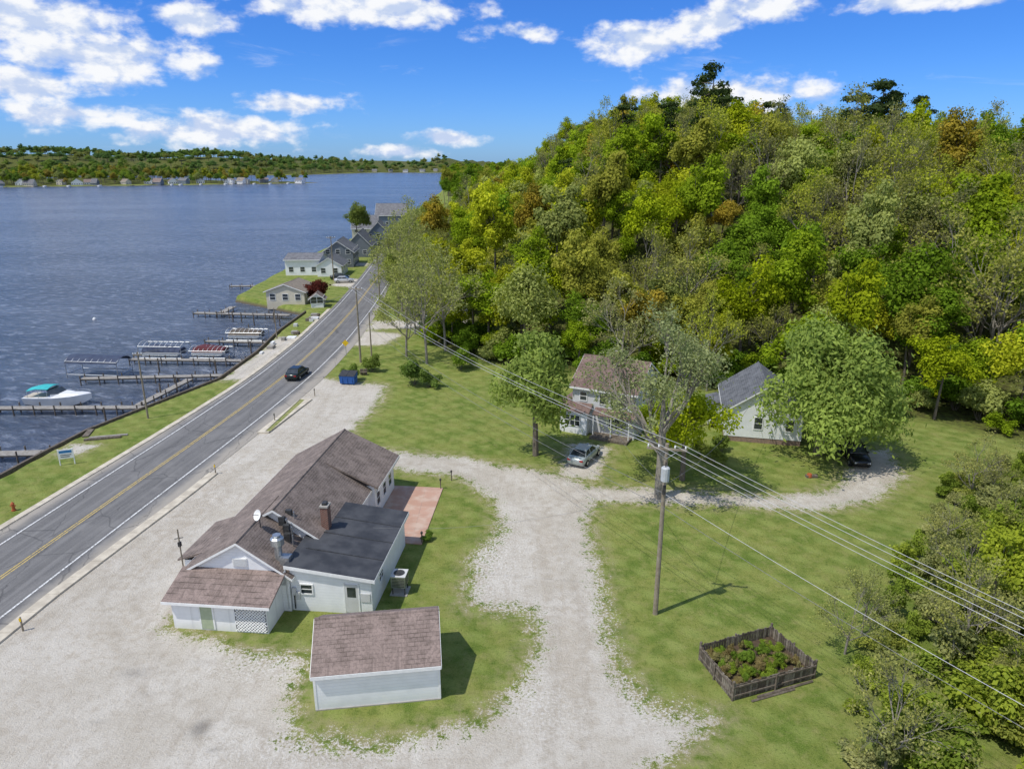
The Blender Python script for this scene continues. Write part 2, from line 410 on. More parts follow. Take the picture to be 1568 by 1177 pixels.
for i in range(len(ry)-1):
    for j in range(8):
        a = i*9+j; ff.append((a, a+1, a+10, a+9))
me = mesh_np('road', np.array(vv), np.array(ff), [ASPH])
at = me.attributes.new('across', 'FLOAT', 'POINT'); at.data.foreach_set('value', np.array(ac, np.float32))
road = bpy.data.objects.new('road', me); COL.objects.link(road)
def paint(name, c):
    m, t = newmat(name); co = t.new('ShaderNodeNewGeometry').outputs['Position']
    n = t.noise(co, 7, 4, .75); c2 = t.mix(t.smooth(n, .44, .66), c, (.19, .185, .18)); bsdf_out(t, c2, .7); return m
PW = paint('worn_white_paint', (.72, .72, .70)); PY = paint('worn_yellow_paint', (.62, .45, .12))
mk = strip(-30, 339, 3.45, 3.59, .037, PW); strip(-30, 339, -3.59, -3.45, .037, PW, mk)
strip(-30, 339, -.17, -.07, .037, PY, mk); strip(-30, 339, .07, .17, .037, PY, mk)
mk.obj('road_markings')
def ribbon(name, y0, y1, o0, o1, h, mat):
    mb = MB(); y = y0
    while y < y1-1e-6:
        y2 = min(y+2, y1); P = []
        for z in (-.05, h):
            P += [(RXC(y)+o0(y), y, z), (RXC(y)+o1(y), y, z), (RXC(y2)+o1(y2), y2-.03, z), (RXC(y2)+o0(y2), y2-.03, z)]
        mb.hexa(P, mat); y = y2
    return mb.obj(name, bevel=.015)
WALK = noisy('pale_concrete', (.62, .56, .45), (.44, .39, .31), 1.2, .9)
ribbon('sidewalk', -20, 59, lambda y: roff(y)+.02, lambda y: roff(y)+.85, .12, WALK)
ribbon('kerb', -20, 135, lambda y: loff(y)-.62, lambda y: loff(y)-.02, .1, WALK)
def kerb_island():
    mb = MB(); outer = [(-26.7, 69), (-25.5, 69), (-23.9, 80), (-25.3, 80.3)]
    cxm = sum(p[0] for p in outer)/4; cym = sum(p[1] for p in outer)/4
    inner = [(cxm+(p[0]-cxm)*.45, cym+(p[1]-cym)*.94) for p in outer]
    for i in range(4):
        j = (i+1) % 4; a, b, c, d = outer[i], outer[j], inner[j], inner[i]
        mb.hexa([(*a, -.05), (*b, -.05), (*c, -.05), (*d, -.05), (*a, .14), (*b, .14), (*c, .14), (*d, .14)], WALK)
    mb.poly([(*p, .08) for p in inner], noisy('island_grass', (.16, .2, .05), (.3, .28, .12), 3, .95))
    mb.obj('kerb_island')
kerb_island()

# seawall
mb = MB(); SH = [(-49, 40), (-46.5, 58.3), (-46, 63.6), (-45.1, 70.4), (-42.5, 78), (-38.6, 89), (-38.4, 103), (-39.5, 117), (-39.5, 133.5)]
for a, b in zip(SH[:-1], SH[1:]):
    a = Vector((a[0]-.15, a[1], 0)); b = Vector((b[0]-.15, b[1], 0)); d = (b-a).normalized(); n = Vector((-d.y, d.x, 0))*.14
    b = b-d*.01
    mb.hexa([(*(a-n).xy, -2.5), (*(b-n).xy, -2.5), (*(b+n).xy, -2.5), (*(a+n).xy, -2.5), (*(a-n).xy, .02), (*(b-n).xy, .02), (*(b+n).xy, .02), (*(a+n).xy, .02)], DOCKD)
mb.obj('seawall')

# ------------------------------------------------------------------ buildings
def walls(mb, x0, x1, y0, y1, z0, ze, zr, axis, mat, rp=.5):
    for (a, b) in (((x0, y0), (x1, y0)), ((x1, y0), (x1, y1)), ((x1, y1), (x0, y1)), ((x0, y1), (x0, y0))):
        mb.poly([(*a, z0), (*b, z0), (*b, ze), (*a, ze)], mat)
    if zr > ze:
        if axis == 'y':
            xr = x0+(x1-x0)*rp
            mb.poly([(x0, y0, ze), (x1, y0, ze), (xr, y0, zr)], mat); mb.poly([(x1, y1, ze), (x0, y1, ze), (xr, y1, zr)], mat)
        else:
            yr = y0+(y1-y0)*rp
            mb.poly([(x1, y0, ze), (x1, y1, ze), (x1, yr, zr)], mat); mb.poly([(x0, y1, ze), (x0, y0, ze), (x0, yr, zr)], mat)
def roof(mb, x0, x1, y0, y1, ze, zr, axis, mat, rp=.5, oh=.35, th=.12, og=.3, fascia=TRIM):
    if axis == 'y':
        xr = x0+(x1-x0)*rp
        for xe, s in ((x0, -1), (x1, 1)):
            sl = (zr-ze)/abs(xr-xe); xo = xe+s*oh; zo = ze-sl*oh+.02
            ya, yb = y0-og, y1+og; zt = zr+.02
            mb.hexa([(xo, ya, zo), (xr, ya, zt), (xr, yb, zt), (xo, yb, zo), (xo, ya, zo+th), (xr, ya, zt+th), (xr, yb, zt+th), (xo, yb, zo+th)], mat)
            mb.box(min(xo, xo+s*.03), max(xo, xo+s*.03), ya, yb, zo-.1, zo+th-.02, fascia)
            for yy, q in ((ya, -1), (yb, 1)):
                y_a, y_b = sorted((yy, yy+q*.03))
                mb.hexa([(xo, y_a, zo-.06), (xr, y_a, zt-.06), (xr, y_b, zt-.06), (xo, y_b, zo-.06), (xo, y_a, zo+th-.03), (xr, y_a, zt+th-.03), (xr, y_b, zt+th-.03), (xo, y_b, zo+th-.03)], fascia)
        mb.tube([(xr, y0-og, zr+.1), (xr, y1+og, zr+.1)], .09, 6, mat)
    else:
        yr = y0+(y1-y0)*rp
        for ye, s in ((y0, -1), (y1, 1)):
            sl = (zr-ze)/abs(yr-ye); yo = ye+s*oh; zo = ze-sl*oh+.02
            xa, xb = x0-og, x1+og; zt = zr+.02
            mb.hexa([(xa, yo, zo), (xb, yo, zo), (xb, yr, zt), (xa, yr, zt), (xa, yo, zo+th), (xb, yo, zo+th), (xb, yr, zt+th), (xa, yr, zt+th)], mat)
            mb.box(xa, xb, min(yo, yo+s*.03), max(yo, yo+s*.03), zo-.1, zo+th-.02, fascia)
            for xx, q in ((xa, -1), (xb, 1)):
                x_a, x_b = sorted((xx, xx+q*.03))
                mb.hexa([(x_a, yo, zo-.06), (x_b, yo, zo-.06), (x_b, yr, zt-.06), (x_a, yr, zt-.06), (x_a, yo, zo+th-.03), (x_b, yo, zo+th-.03), (x_b, yr, zt+th-.03), (x_a, yr, zt+th-.03)], fascia)
        mb.tube([(x0-og, yr, zr+.1), (x1+og, yr, zr+.1)], .09, 6, mat)
def window(mb, face, at, c, z, w, h, bars=1, glass=GLASS, frame=TRIM):
    def bx(c0, c1, z0, z1, d0, d1, m):
        if face == 'f': mb.box(c0, c1, at-d1, at-d0, z0, z1, m)
        elif face == 'r': mb.box(at+d0, at+d1, c0, c1, z0, z1, m)
        else: mb.box(at-d1, at-d0, c0, c1, z0, z1, m)
    bx(c-w/2, c+w/2, z, z+h, .0, .03, glass)
    t = .08
    bx(c-w/2-t, c-w/2, z-t, z+h+t, 0, .06, frame); bx(c+w/2, c+w/2+t, z-t, z+h+t, 0, .06, frame)
    bx(c-w/2, c+w/2, z-t, z, 0, .07, frame); bx(c-w/2, c+w/2, z+h, z+h+t, 0, .06, frame)
    for i in range(bars):
        q = c-w/2+w*(i+1)/(bars+1); bx(q-.025, q+.025, z, z+h, .03, .05, frame)
    bx(c-w/2, c+w/2, z+h/2-.025, z+h/2+.025, .031, .052, frame)

def tavern():
    E = empty('white_roadside_restaurant', (-20.6, 36.6, 0), R(-5.5))
    w = MB(); walls(w, 0, 7.9, 6, 20.3, 0, 2.7, 5.1, 'y', WHITE, .54)
    walls(w, -.1, 6.5, 2.3, 5.995, 0, 2.6, 4.7, 'y', WHITE, .54)
    walls(w, 4.6, 8.45, 14.6, 20.25, 0, 2.9, 2.9, 'y', WHITE)
    w.obj('main_walls', E)
    r = MB(); roof(r, 0, 7.9, 6, 20.3, 2.7, 5.1, 'y', SHY, .54)
    roof(r, -.1, 6.5, 2.3, 8.2, 2.6, 4.7, 'y', SHY, .54, og=.25)
    r.obj('main_roof', E)
    r = MB()
    a = [(4.2, 14.2, 5.0), (8.9, 14.2, 2.75), (8.9, 20.7, 2.75), (4.2, 20.7, 5.0)]
    r.hexa([(p[0], p[1], p[2]+.05) for p in a]+[(p[0], p[1], p[2]+.2) for p in a], SHY)
    r.box(8.9, 8.93, 14.2, 20.7, 2.68, 2.93, TRIM)
    r.obj('wing_roof', E)
    l = MB(); walls(l, -1.4, -.11, 4.2, 8.8, 0, 2.1, 2.1, 'y', WHITE); l.obj('side_porch_walls', E)
    l = MB(); l.hexa([(-1.75, 4, 2.1), (.1, 4, 2.72), (.1, 9.1, 2.72), (-1.75, 9.1, 2.1), (-1.75, 4, 2.22), (.1, 4, 2.86), (.1, 9.1, 2.86), (-1.75, 9.1, 2.22)], SHY); l.obj('side_porch_roof', E)
    l = MB(); walls(l, 0.05, 6.0, 0, 2.29, 0, 2.05, 2.05, 'y', WHITEV)
    l.poly([(.05, 0, 2.05), (.05, 2.29, 2.05), (.05, 2.29, 2.62)], WHITEV); l.poly([(6.0, 0, 2.05), (6.0, 2.29, 2.05), (6.0, 2.29, 2.62)], WHITEV)
    l.obj('lean_to_walls', E)
    l = MB(); l.hexa([(-.3, -.4, 1.98), (6.4, -.4, 1.98), (6.4, 2.28, 2.75), (-.3, 2.28, 2.75), (-.3, -.4, 2.1), (6.4, -.4, 2.1), (6.4, 2.28, 2.87), (-.3, 2.28, 2.87)], SHX)
    l.box(-.3, 6.4, -.43, -.4, 1.92, 2.09, TRIM); l.obj('lean_to_roof', E)
    d = MB(); d.box(1.85, 2.6, -.04, 0, .1, 1.95, DOORG); d.box(1.75, 1.85, -.05, 0, .1, 2.02, TRIM); d.box(2.6, 2.7, -.05, 0, .1, 2.02, TRIM); d.obj('green_door', E)
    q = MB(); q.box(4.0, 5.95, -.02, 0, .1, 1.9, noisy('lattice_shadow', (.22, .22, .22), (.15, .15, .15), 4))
    for i in range(-9, 14):
        for s in (1, -1):
            x0 = 4.0+i*.2
            pts = []
            for tt in np.linspace(0, 1, 13):
                x = x0+(tt*1.8 if s > 0 else 1.8-tt*1.8); z = .1+tt*1.8
                if 4.0 <= x <= 5.95: pts.append((x, -.035 if s > 0 else -.05, z))
            if len(pts) > 1: q.tube([pts[0], pts[-1]], .034, 4, TRIM)
    q.obj('lattice_panel', E)
    v = MB(); v.box(3.0, 3.95, 2.25, 2.3, 3.05, 3.65, TRIM)
    for i in range(6): v.box(3.05, 3.9, 2.22, 2.25, 3.1+i*.09, 3.14+i*.09, GREYDOOR)
    v.obj('gable_vent', E)
    w = MB(); walls(w, 6.55, 11.7, 2.45, 10.9, 0, 2.5, 2.5, 'y', WHITE); w.obj('annex_walls', E)
    w = MB(); w.hexa([(6.3, 2.2, 3.2), (12.0, 2.2, 2.5), (12.0, 11.15, 2.5), (6.3, 11.15, 3.2), (6.3, 2.2, 3.35), (12.0, 2.2, 2.66), (12.0, 11.15, 2.66), (6.3, 11.15, 3.35)], BLACKROOF)
    w.poly([(6.55, 2.45, 2.5), (11.7, 2.45, 2.5), (6.55, 2.45, 3.15)], WHITE)
    w.hexa([(6.3, 2.17, 3.1), (12.03, 2.17, 2.4), (12.03, 2.2, 2.4), (6.3, 2.2, 3.1), (6.3, 2.17, 3.32), (12.03, 2.17, 2.63), (12.03, 2.2, 2.63), (6.3, 2.2, 3.32)], TRIM)
    w.box(12.0, 12.03, 2.2, 11.15, 2.38, 2.63, TRIM)
    for k in (4.4, 6.6, 8.8): w.hexa([(6.9, k, 3.28), (12, k, 2.664), (12, k+.1, 2.664), (6.9, k+.1, 3.28), (6.9, k, 3.31), (12, k, 2.68), (12, k+.1, 2.68), (6.9, k+.1, 3.31)], DARKMETAL)
    w.obj('annex_roof', E)
    w = MB(); w.box(10.0, 10.85, 2.41, 2.45, .1, 2.1, GREYDOOR); w.box(9.92, 10.0, 2.4, 2.45, .1, 2.18, TRIM); w.box(10.85, 10.93, 2.4, 2.45, .1, 2.18, TRIM)
    w.box(10.15, 10.7, 2.4, 2.41, 1.2, 1.9, GLASS)
    w.box(11.0, 11.6, 2.4, 2.449, .9, 1.5, GREYDOOR)
    window(w, 'f', 2.45, 7.55, 1.3, .7, .6, 0); w.obj('annex_door', E)
    w = MB()
    for c in (15.4, 17.2, 18.9): window(w, 'r', 8.45, c, 1.0, .8, 1.1, 0)
    window(w, 'r', 11.7, 4.5, 1.3, .8, .6); window(w, 'l', 0, 12, 1, 2, 1.2, 2); window(w, 'l', 0, 16, 1, 2, 1.2, 2)
    w.obj('windows', E)
    c = MB(); c.box(7.0, 7.5, 7.0, 7.6, 2.6, 4.85, BRICK); c.box(6.95, 7.55, 6.95, 7.65, 4.85, 4.97, CONC); c.box(7.1, 7.4, 7.1, 7.5, 4.97, 5.15, DARKMETAL); c.obj('brick_chimney', E)
    c = MB(); c.tube([(5.7, 3.0, 3.0), (5.7, 3.0, 4.3)], .24, 12, STEEL); c.tube([(5.7, 3.0, 4.3), (5.7, 3, 4.35), (5.7, 3, 4.75), (5.7, 3, 4.85)], [.3, .42, .42, .3], 14, STEEL)
    c.tube([(5.7, 3.0, 4.85), (5.7, 3, 5.0)], [.2, .26], 12, STEEL)
    c.box(5.9, 6.5, 2.6, 3.2, 3.0, 3.6, STEEL); c.box(6.0, 6.35, 2.1, 2.4, 2.0, 2.9, STEEL); c.obj('exhaust_fan', E)
    c = MB()
    for i, (px, pz) in enumerate([(6.65, 1.2), (6.9, .9)]): c.box(px, px+.22, 2.28, 2.44, pz, pz+.5, GREYDOOR)
    c.tube([(6.35, 2.3, .2), (6.35, 2.25, 3.3)], .05, 6, GREYDOOR); c.tube([(6.75, 2.35, .2), (6.75, 2.35, 1.3)], .04, 6, DARKMETAL); c.obj('electric_meters', E)
    c = MB(); c.tube([(3.9, 4.6, 4.4), (3.9, 4.6, 5.3)], .03, 6, DARKMETAL)
    dn = Vector((-.5, -.75, .45)).normalized(); e1 = dn.cross(Vector((0, 0, 1))).normalized(); e2 = dn.cross(e1); cc = Vector((3.9, 4.5, 5.45))
    rings = []
    for rr, dd in ((.02, 0), (.2, .03), (.36, .1), (.34, .08), (.02, -.03)):
        rings.append([tuple(cc+dn*dd+(e1*math.cos(a)+e2*math.sin(a))*rr) for a in np.linspace(0, 2*math.pi, 14, endpoint=False)])
    c.loft(rings, TRIM); c.tube([tuple(cc), tuple(cc+dn*.45)], .02, 5, DARKMETAL); c.obj('satellite_dish', E)
    c = MB()
    for (x, y, z) in ((4.9, 6.2, 4.85), (5.1, 5.2, 4.3), (5.3, 4.8, 3.9), (4.7, 5.5, 4.7)):
        c.box(x, x+.4, y, y+.28, z-.5, z+.1, DARKMETAL); c.tube([(x+.6, y, z-.7), (x+.6, y, z+.05)], .05, 6, STEEL)
    c.obj('roof_vents', E)
    c = MB(); c.tube([(-.9, 3.2, 0), (-.9, 3.2, 4.9)], .045, 6, WOODP); c.tube([(-1.2, 3.2, 4.2), (-.6, 3.2, 4.35)], .03, 5, DARKMETAL); c.box(-.98, -.82, 3.1, 3.3, 3.7, 4.0, DARKMETAL); c.obj('service_mast', E)
tavern()

def garage():
    E = empty('white_garage', (-10.1, 29.8, 0), R(7.5))
    w = MB(); walls(w, 0, 6.35, 0, 4.7, .05, 2.3, 3.75, 'x', WHITE); w.obj('walls', E)
    w = MB(); roof(w, 0, 6.35, 0, 4.7, 2.3, 3.75, 'x', SHX, oh=.25, og=.12); w.obj('roof', E)
    w = MB(); w.box(-.02, 0, 1.0, 3.8, .1, 2.0, GREYDOOR); w.box(-.05, 6.4, -.05, 4.75, 0, .06, CONC); w.obj('base', E)
    w = MB()
    for x in (0, 6.35): w.box(x-.06, x+.06, -.025, .04, .06, 2.2, TRIM)
    w.obj('corner_boards', E)
garage()

def cottage2():
    E = empty('two_storey_house', (4.8, 70.6, 0), R(-27))
    w = MB(); walls(w, 1.6, 8.4, .3, 8, 0, 5.0, 7.2, 'x', PALEG); walls(w, 0, 1.595, .8, 6, 0, 2.6, 2.6, 'x', PALEG); walls(w, 0.6, 3.6, -.6, .29, 0, 2.5, 2.5, 'y', WHITE)
    w.obj('walls', E)
    r = MB(); RB = m_shingle('red_brown_shingles', (.145, .098, .082), (.205, .14, .12), 'x')
    roof(r, 1.6, 8.4, .3, 8, 5.0, 7.2, 'x', RB)
    r.hexa([(-.3, .4, 2.5), (1.6, .4, 3.3), (1.6, 6.3, 3.3), (-.3, 6.3, 2.5), (-.3, .4, 2.62), (1.6, .4, 3.42), (1.6, 6.3, 3.42), (-.3, 6.3, 2.62)], RB)
    r.hexa([(.3, -.9, 2.45), (3.9, -.9, 2.45), (3.9, .29, 3.1), (.3, .29, 3.1), (.3, -.9, 2.57), (3.9, -.9, 2.57), (3.9, .29, 3.22), (.3, .29, 3.22)], RB)
    r.hexa([(4.2, -.7, 2.4), (8.6, -.7, 2.4), (8.6, .29, 2.85), (4.2, .29, 2.85), (4.2, -.7, 2.5), (8.6, -.7, 2.5), (8.6, .29, 2.97), (4.2, .29, 2.97)], RB)
    r.obj('roof', E)
    g = MB(); window(g, 'f', -.6, 2.0, .9, 1.6, 1.1, 2); window(g, 'f', .3, 5.0, 3.4, .8, 1.0, 0); window(g, 'f', .3, 7.1, 3.4, .8, 1.0, 0); window(g, 'f', .3, 2.8, 3.5, .7, .9, 0)
    window(g, 'f', .3, 6.6, .9, 1.8, 1.1, 2); window(g, 'r', 8.4, 3, 3.4, .8, 1.0, 0); window(g, 'r', 8.4, 5.6, 3.4, .8, 1.0, 0); window(g, 'r', 8.4, 4, .9, 1.4, 1.1, 1)
    g.box(4.2, 5.1, .26, .3, .1, 2.1, GREYDOOR); g.obj('windows', E)
    p = MB(); p.box(4.2, 8.2, -1.4, .28, 0, .25, WOODG)
    for x in (4.3, 6.2, 8.1): p.tube([(x, -.6, .25), (x, -.6, 2.4)], .06, 6, TRIM)
    p.obj('porch', E)
    c = MB(); c.box(4.5, 5.1, 4.2, 4.8, 6.2, 8.0, BRICK); c.obj('chimney', E)
cottage2()
def cottage1():
    E = empty('white_cottage', (21.6, 67.1, 0), R(-13))
    w = MB(); walls(w, 0, 7.4, 0, 9, .55, 3.3, 5.9, 'y', WHITE); w.obj('walls', E)
    f = MB(); f.box(.04, 7.36, .04, 8.96, 0, .55, FOUND); f.obj('foundation', E)
    r = MB(); roof(r, 0, 7.4, 0, 9, 3.3, 5.9, 'y', SGY); r.obj('roof', E)
    g = MB(); window(g, 'f', 0, 3.2, 1.5, .75, 1.2, 0); window(g, 'f', 0, 6.2, 1.5, .7, 1.1, 0); window(g, 'f', 0, 3.7, 4.1, .5, .6, 0); window(g, 'l', 0, 3, 1.4, .9, 1.1)
    g.obj('windows', E)
    b = MB(); walls(b, -1.5, -.01, 3.5, 6.5, .3, 2.6, 2.6, 'x', WHITE); b.hexa([(-1.8, 3.2, 2.5), (0, 3.2, 3.05), (0, 6.8, 3.05), (-1.8, 6.8, 2.5), (-1.8, 3.2, 2.62), (0, 3.2, 3.17), (0, 6.8, 3.17), (-1.8, 6.8, 2.62)], SGY); b.obj('side_entry', E)
cottage1()

def simple_house(name, x, y, rot, w, d, ze, zr, axis, wm, rm, z=None):
    z = hz(x, y)-.1 if z is None else z
    E = empty(name, (x, y, z), R(rot))
    m = MB(); walls(m, 0, w, 0, d, -1, ze, zr, axis, wm); m.obj('walls', E)
    m = MB(); roof(m, 0, w, 0, d, ze, zr, axis, rm, oh=.45); m.obj('roof', E)
    m = MB(); n = max(2, int(w/2.6))
    for lv in range(1 if ze < 4.2 else 2):
        for i in range(n):
            window(m, 'f', 0, w*(i+.5)/n, .9+lv*2.7, 1.1, 1.2, 0)
        for i in range(max(2, int(d/3))):
            window(m, 'r', w, d*(i+.5)/max(2, int(d/3)), .9+lv*2.7, 1.0, 1.2, 0)
    m.obj('windows', E)
    return E
TAN = noisy('tan_roof', (.27, .23, .18), (.2, .17, .14), 2, .9)
simple_house('dark_grey_house', -16.5, 125, 6, 8.5, 9, 5.2, 7.8, 'x', GREYS, SGX)
simple_house('beige_lake_house', -49.2, 140, -4, 7.8, 8, 2.6, 4.0, 'y', CREAM, TAN, 0)
simple_house('garden_shed', -39.3, 136.2, 8, 2.4, 2.6, 1.9, 2.8, 'y', WHITE, SHY, 0)
simple_house('white_lake_house', -57, 178, 3, 8.5, 10, 3.9, 4.9, 'x', WHITE, SGX, 0)
simple_house('white_lake_house', -48.5, 176, 3, 6, 9, 2.8, 4.6, 'y', WHITE, SGY, 0)
simple_house('dark_lake_house', -51, 192, 5, 8, 12, 4.2, 7.0, 'y', GREYS, SGY, 0)
simple_house('grey_lake_house', -49.5, 214, 5, 7, 14, 3.6, 7.2, 'y', GREYS, SGY, 0)
simple_house('grey_gabled_house', -48, 236, 6, 8, 12, 4.4, 8.6, 'y', BLUES, SGY, 0)
simple_house('grey_lake_house', -57, 256, 6, 9, 10, 5, 9, 'x', CREAM, SGX, 0)
simple_house('blue_grey_house', -54, 286, 3, 12, 12, 7.5, 11.5, 'x', BLUES, SGX, 0)
rr = random.Random(9)
for i in range(19):
    x = -640+i*17.5+rr.uniform(-9, 9); y = 890+(x+626)*.534+rr.uniform(11, 34)
    simple_house('shore_cottage', x, y, rr.uniform(-35, 35), rr.uniform(7, 14), 8, rr.choice([3.5, 5]), rr.choice([7, 8]), rr.choice('xy'), rr.choice([WHITE, WHITE, CREAM, GREYS, BLUES]), rr.choice([SGX, SHX, TAN]))
for i in range(8):
    x = -480+i*46+rr.uniform(-9, 9); y = 2262+rr.uniform(0, 20) if x > -425 else 2290
    simple_house('shore_cottage', x, y+30, 0, rr.uniform(12, 18), 12, 5, 9, 'x', rr.choice([WHITE, CREAM]), SGX)
m = MB()
for i in range(17):
    x = -640+i*20+rr.uniform(-7, 7); y = 890+(x+626)*.534; L = rr.uniform(14, 26); m.box(x, x+1.8, y-L, y+4, -.7, -.4, DOCKW); 
    for q in (0, .5, .95): m.tube([(x+.1, y-L*q, -2.5), (x+.1, y-L*q, .7)], .15, 5, DOCKD)
    if rr.random() < .5: m.loft([[(x+3, y-L*.8, -1.1), (x+5.2, y-L*.8, -1.1), (x+5.4, y-L*.8, .4), (x+2.8, y-L*.8, .4)], [(x+3, y-L*.5, -1.1), (x+5.2, y-L*.5, -1.1), (x+5.4, y-L*.5, .6), (x+2.8, y-L*.5, .6)]], TRIM)
m.obj('far_shore_docks')

# patio
pm, t = newmat('brick_patio'); co = t.new('ShaderNodeTexCoord').outputs['Object']
b = t.new('ShaderNodeTexBrick'); t.put(b.inputs['Vector'], co); t.put(b.inputs['Color1'], (.43, .255, .185)); t.put(b.inputs['Color2'], (.48, .30, .225)); t.put(b.inputs['Mortar'], (.34, .235, .185))
b.offset = 0; t.put(b.inputs['Scale'], 1); t.put(b.inputs['Brick Width'], 1.5); t.put(b.inputs['Row Height'], 1.5); t.put(b.inputs['Mortar Size'], .02)
n = t.noise(co, .9, 5); bsdf_out(t, t.mix(t.smooth(n, .4, .7), b.outputs[0], (.52, .39, .31)), .85)
mb = MB(); pp = [(-11.4, 47), (-6.7, 46.4), (-6.0, 55.9), (-10.6, 56.4)]
mb.hexa([(*p, -.05) for p in pp]+[(*p, .07) for p in pp], pm); mb.obj('patio')

# ------------------------------------------------------------------ trees
def leafmat(name, tr=.38):
    m, t = newmat(name)
    oi = t.new('ShaderNodeObjectInfo'); at = t.attr('tone')
    c = t.mix(at, t.mix(1.0, oi.outputs['Color'], (.80, .94, .75), 'MULTIPLY'), t.mix(1.0, oi.outputs['Color'], (2.3, 2.35, 1.75), 'MULTIPLY'))
    d = t.new('ShaderNodeBsdfDiffuse'); tl = t.new('ShaderNodeBsdfTranslucent'); mx = t.new('ShaderNodeMixShader'); o = t.new('ShaderNodeOutputMaterial')
    t.put(d.inputs[0], c); t.put(tl.inputs[0], t.mix(1.0, c, (1.12, 1.2, .6), 'MULTIPLY')); mx.inputs[0].default_value = tr
    t.l.new(d.outputs[0], mx.inputs[1]); t.l.new(tl.outputs[0], mx.inputs[2]); t.l.new(mx.outputs[0], o.inputs[0])
    return m
LEAF = leafmat('leaves')
def leaf_cloud(rg, P, N, size, elong=1.35):
    n = len(P)
    N = N/np.maximum(np.linalg.norm(N, axis=1, keepdims=True), 1e-6)
    r = rg.normal(size=(n, 3)); T = np.cross(N, r); T /= np.maximum(np.linalg.norm(T, axis=1, keepdims=True), 1e-6); B = np.cross(N, T)
    s = (size*rg.uniform(.55, 1.3, n))[:, None]
    V = np.stack([P-T*s*.5*elong, P-B*s*.42, P+T*s*.5*elong, P+B*s*.42], 1).reshape(-1, 3)
    F = np.arange(4*n).reshape(n, 4)
    return V, F
def branch(mb, rg, p, d, L, r, depth, tips, mat, spread=.55, up=.12):
    p = Vector(p); d = Vector(d).normalized()
    m1 = p+d*L*.5+Vector(rg.normal(size=3))*L*.04; e = p+d*L+Vector((0, 0, L*.04))
    mb.tube([p, m1, e], [r, r*.8, r*.58], 7 if depth > 3 else (5 if depth > 1 else 3), mat, cap=False)
    if depth <= 0: tips.append(e); return
    for i in range(3):
        ax = Vector(rg.normal(size=3)); nd = (d+ax.normalized()*spread*(1 if i else .55)+Vector((0, 0, up))).normalized()
        q = e if i < 2 else p+d*L*.65
        branch(mb, rg, q, nd, L*rg.uniform(.62, .82), r*.56, depth-1, tips, mat, spread, up)
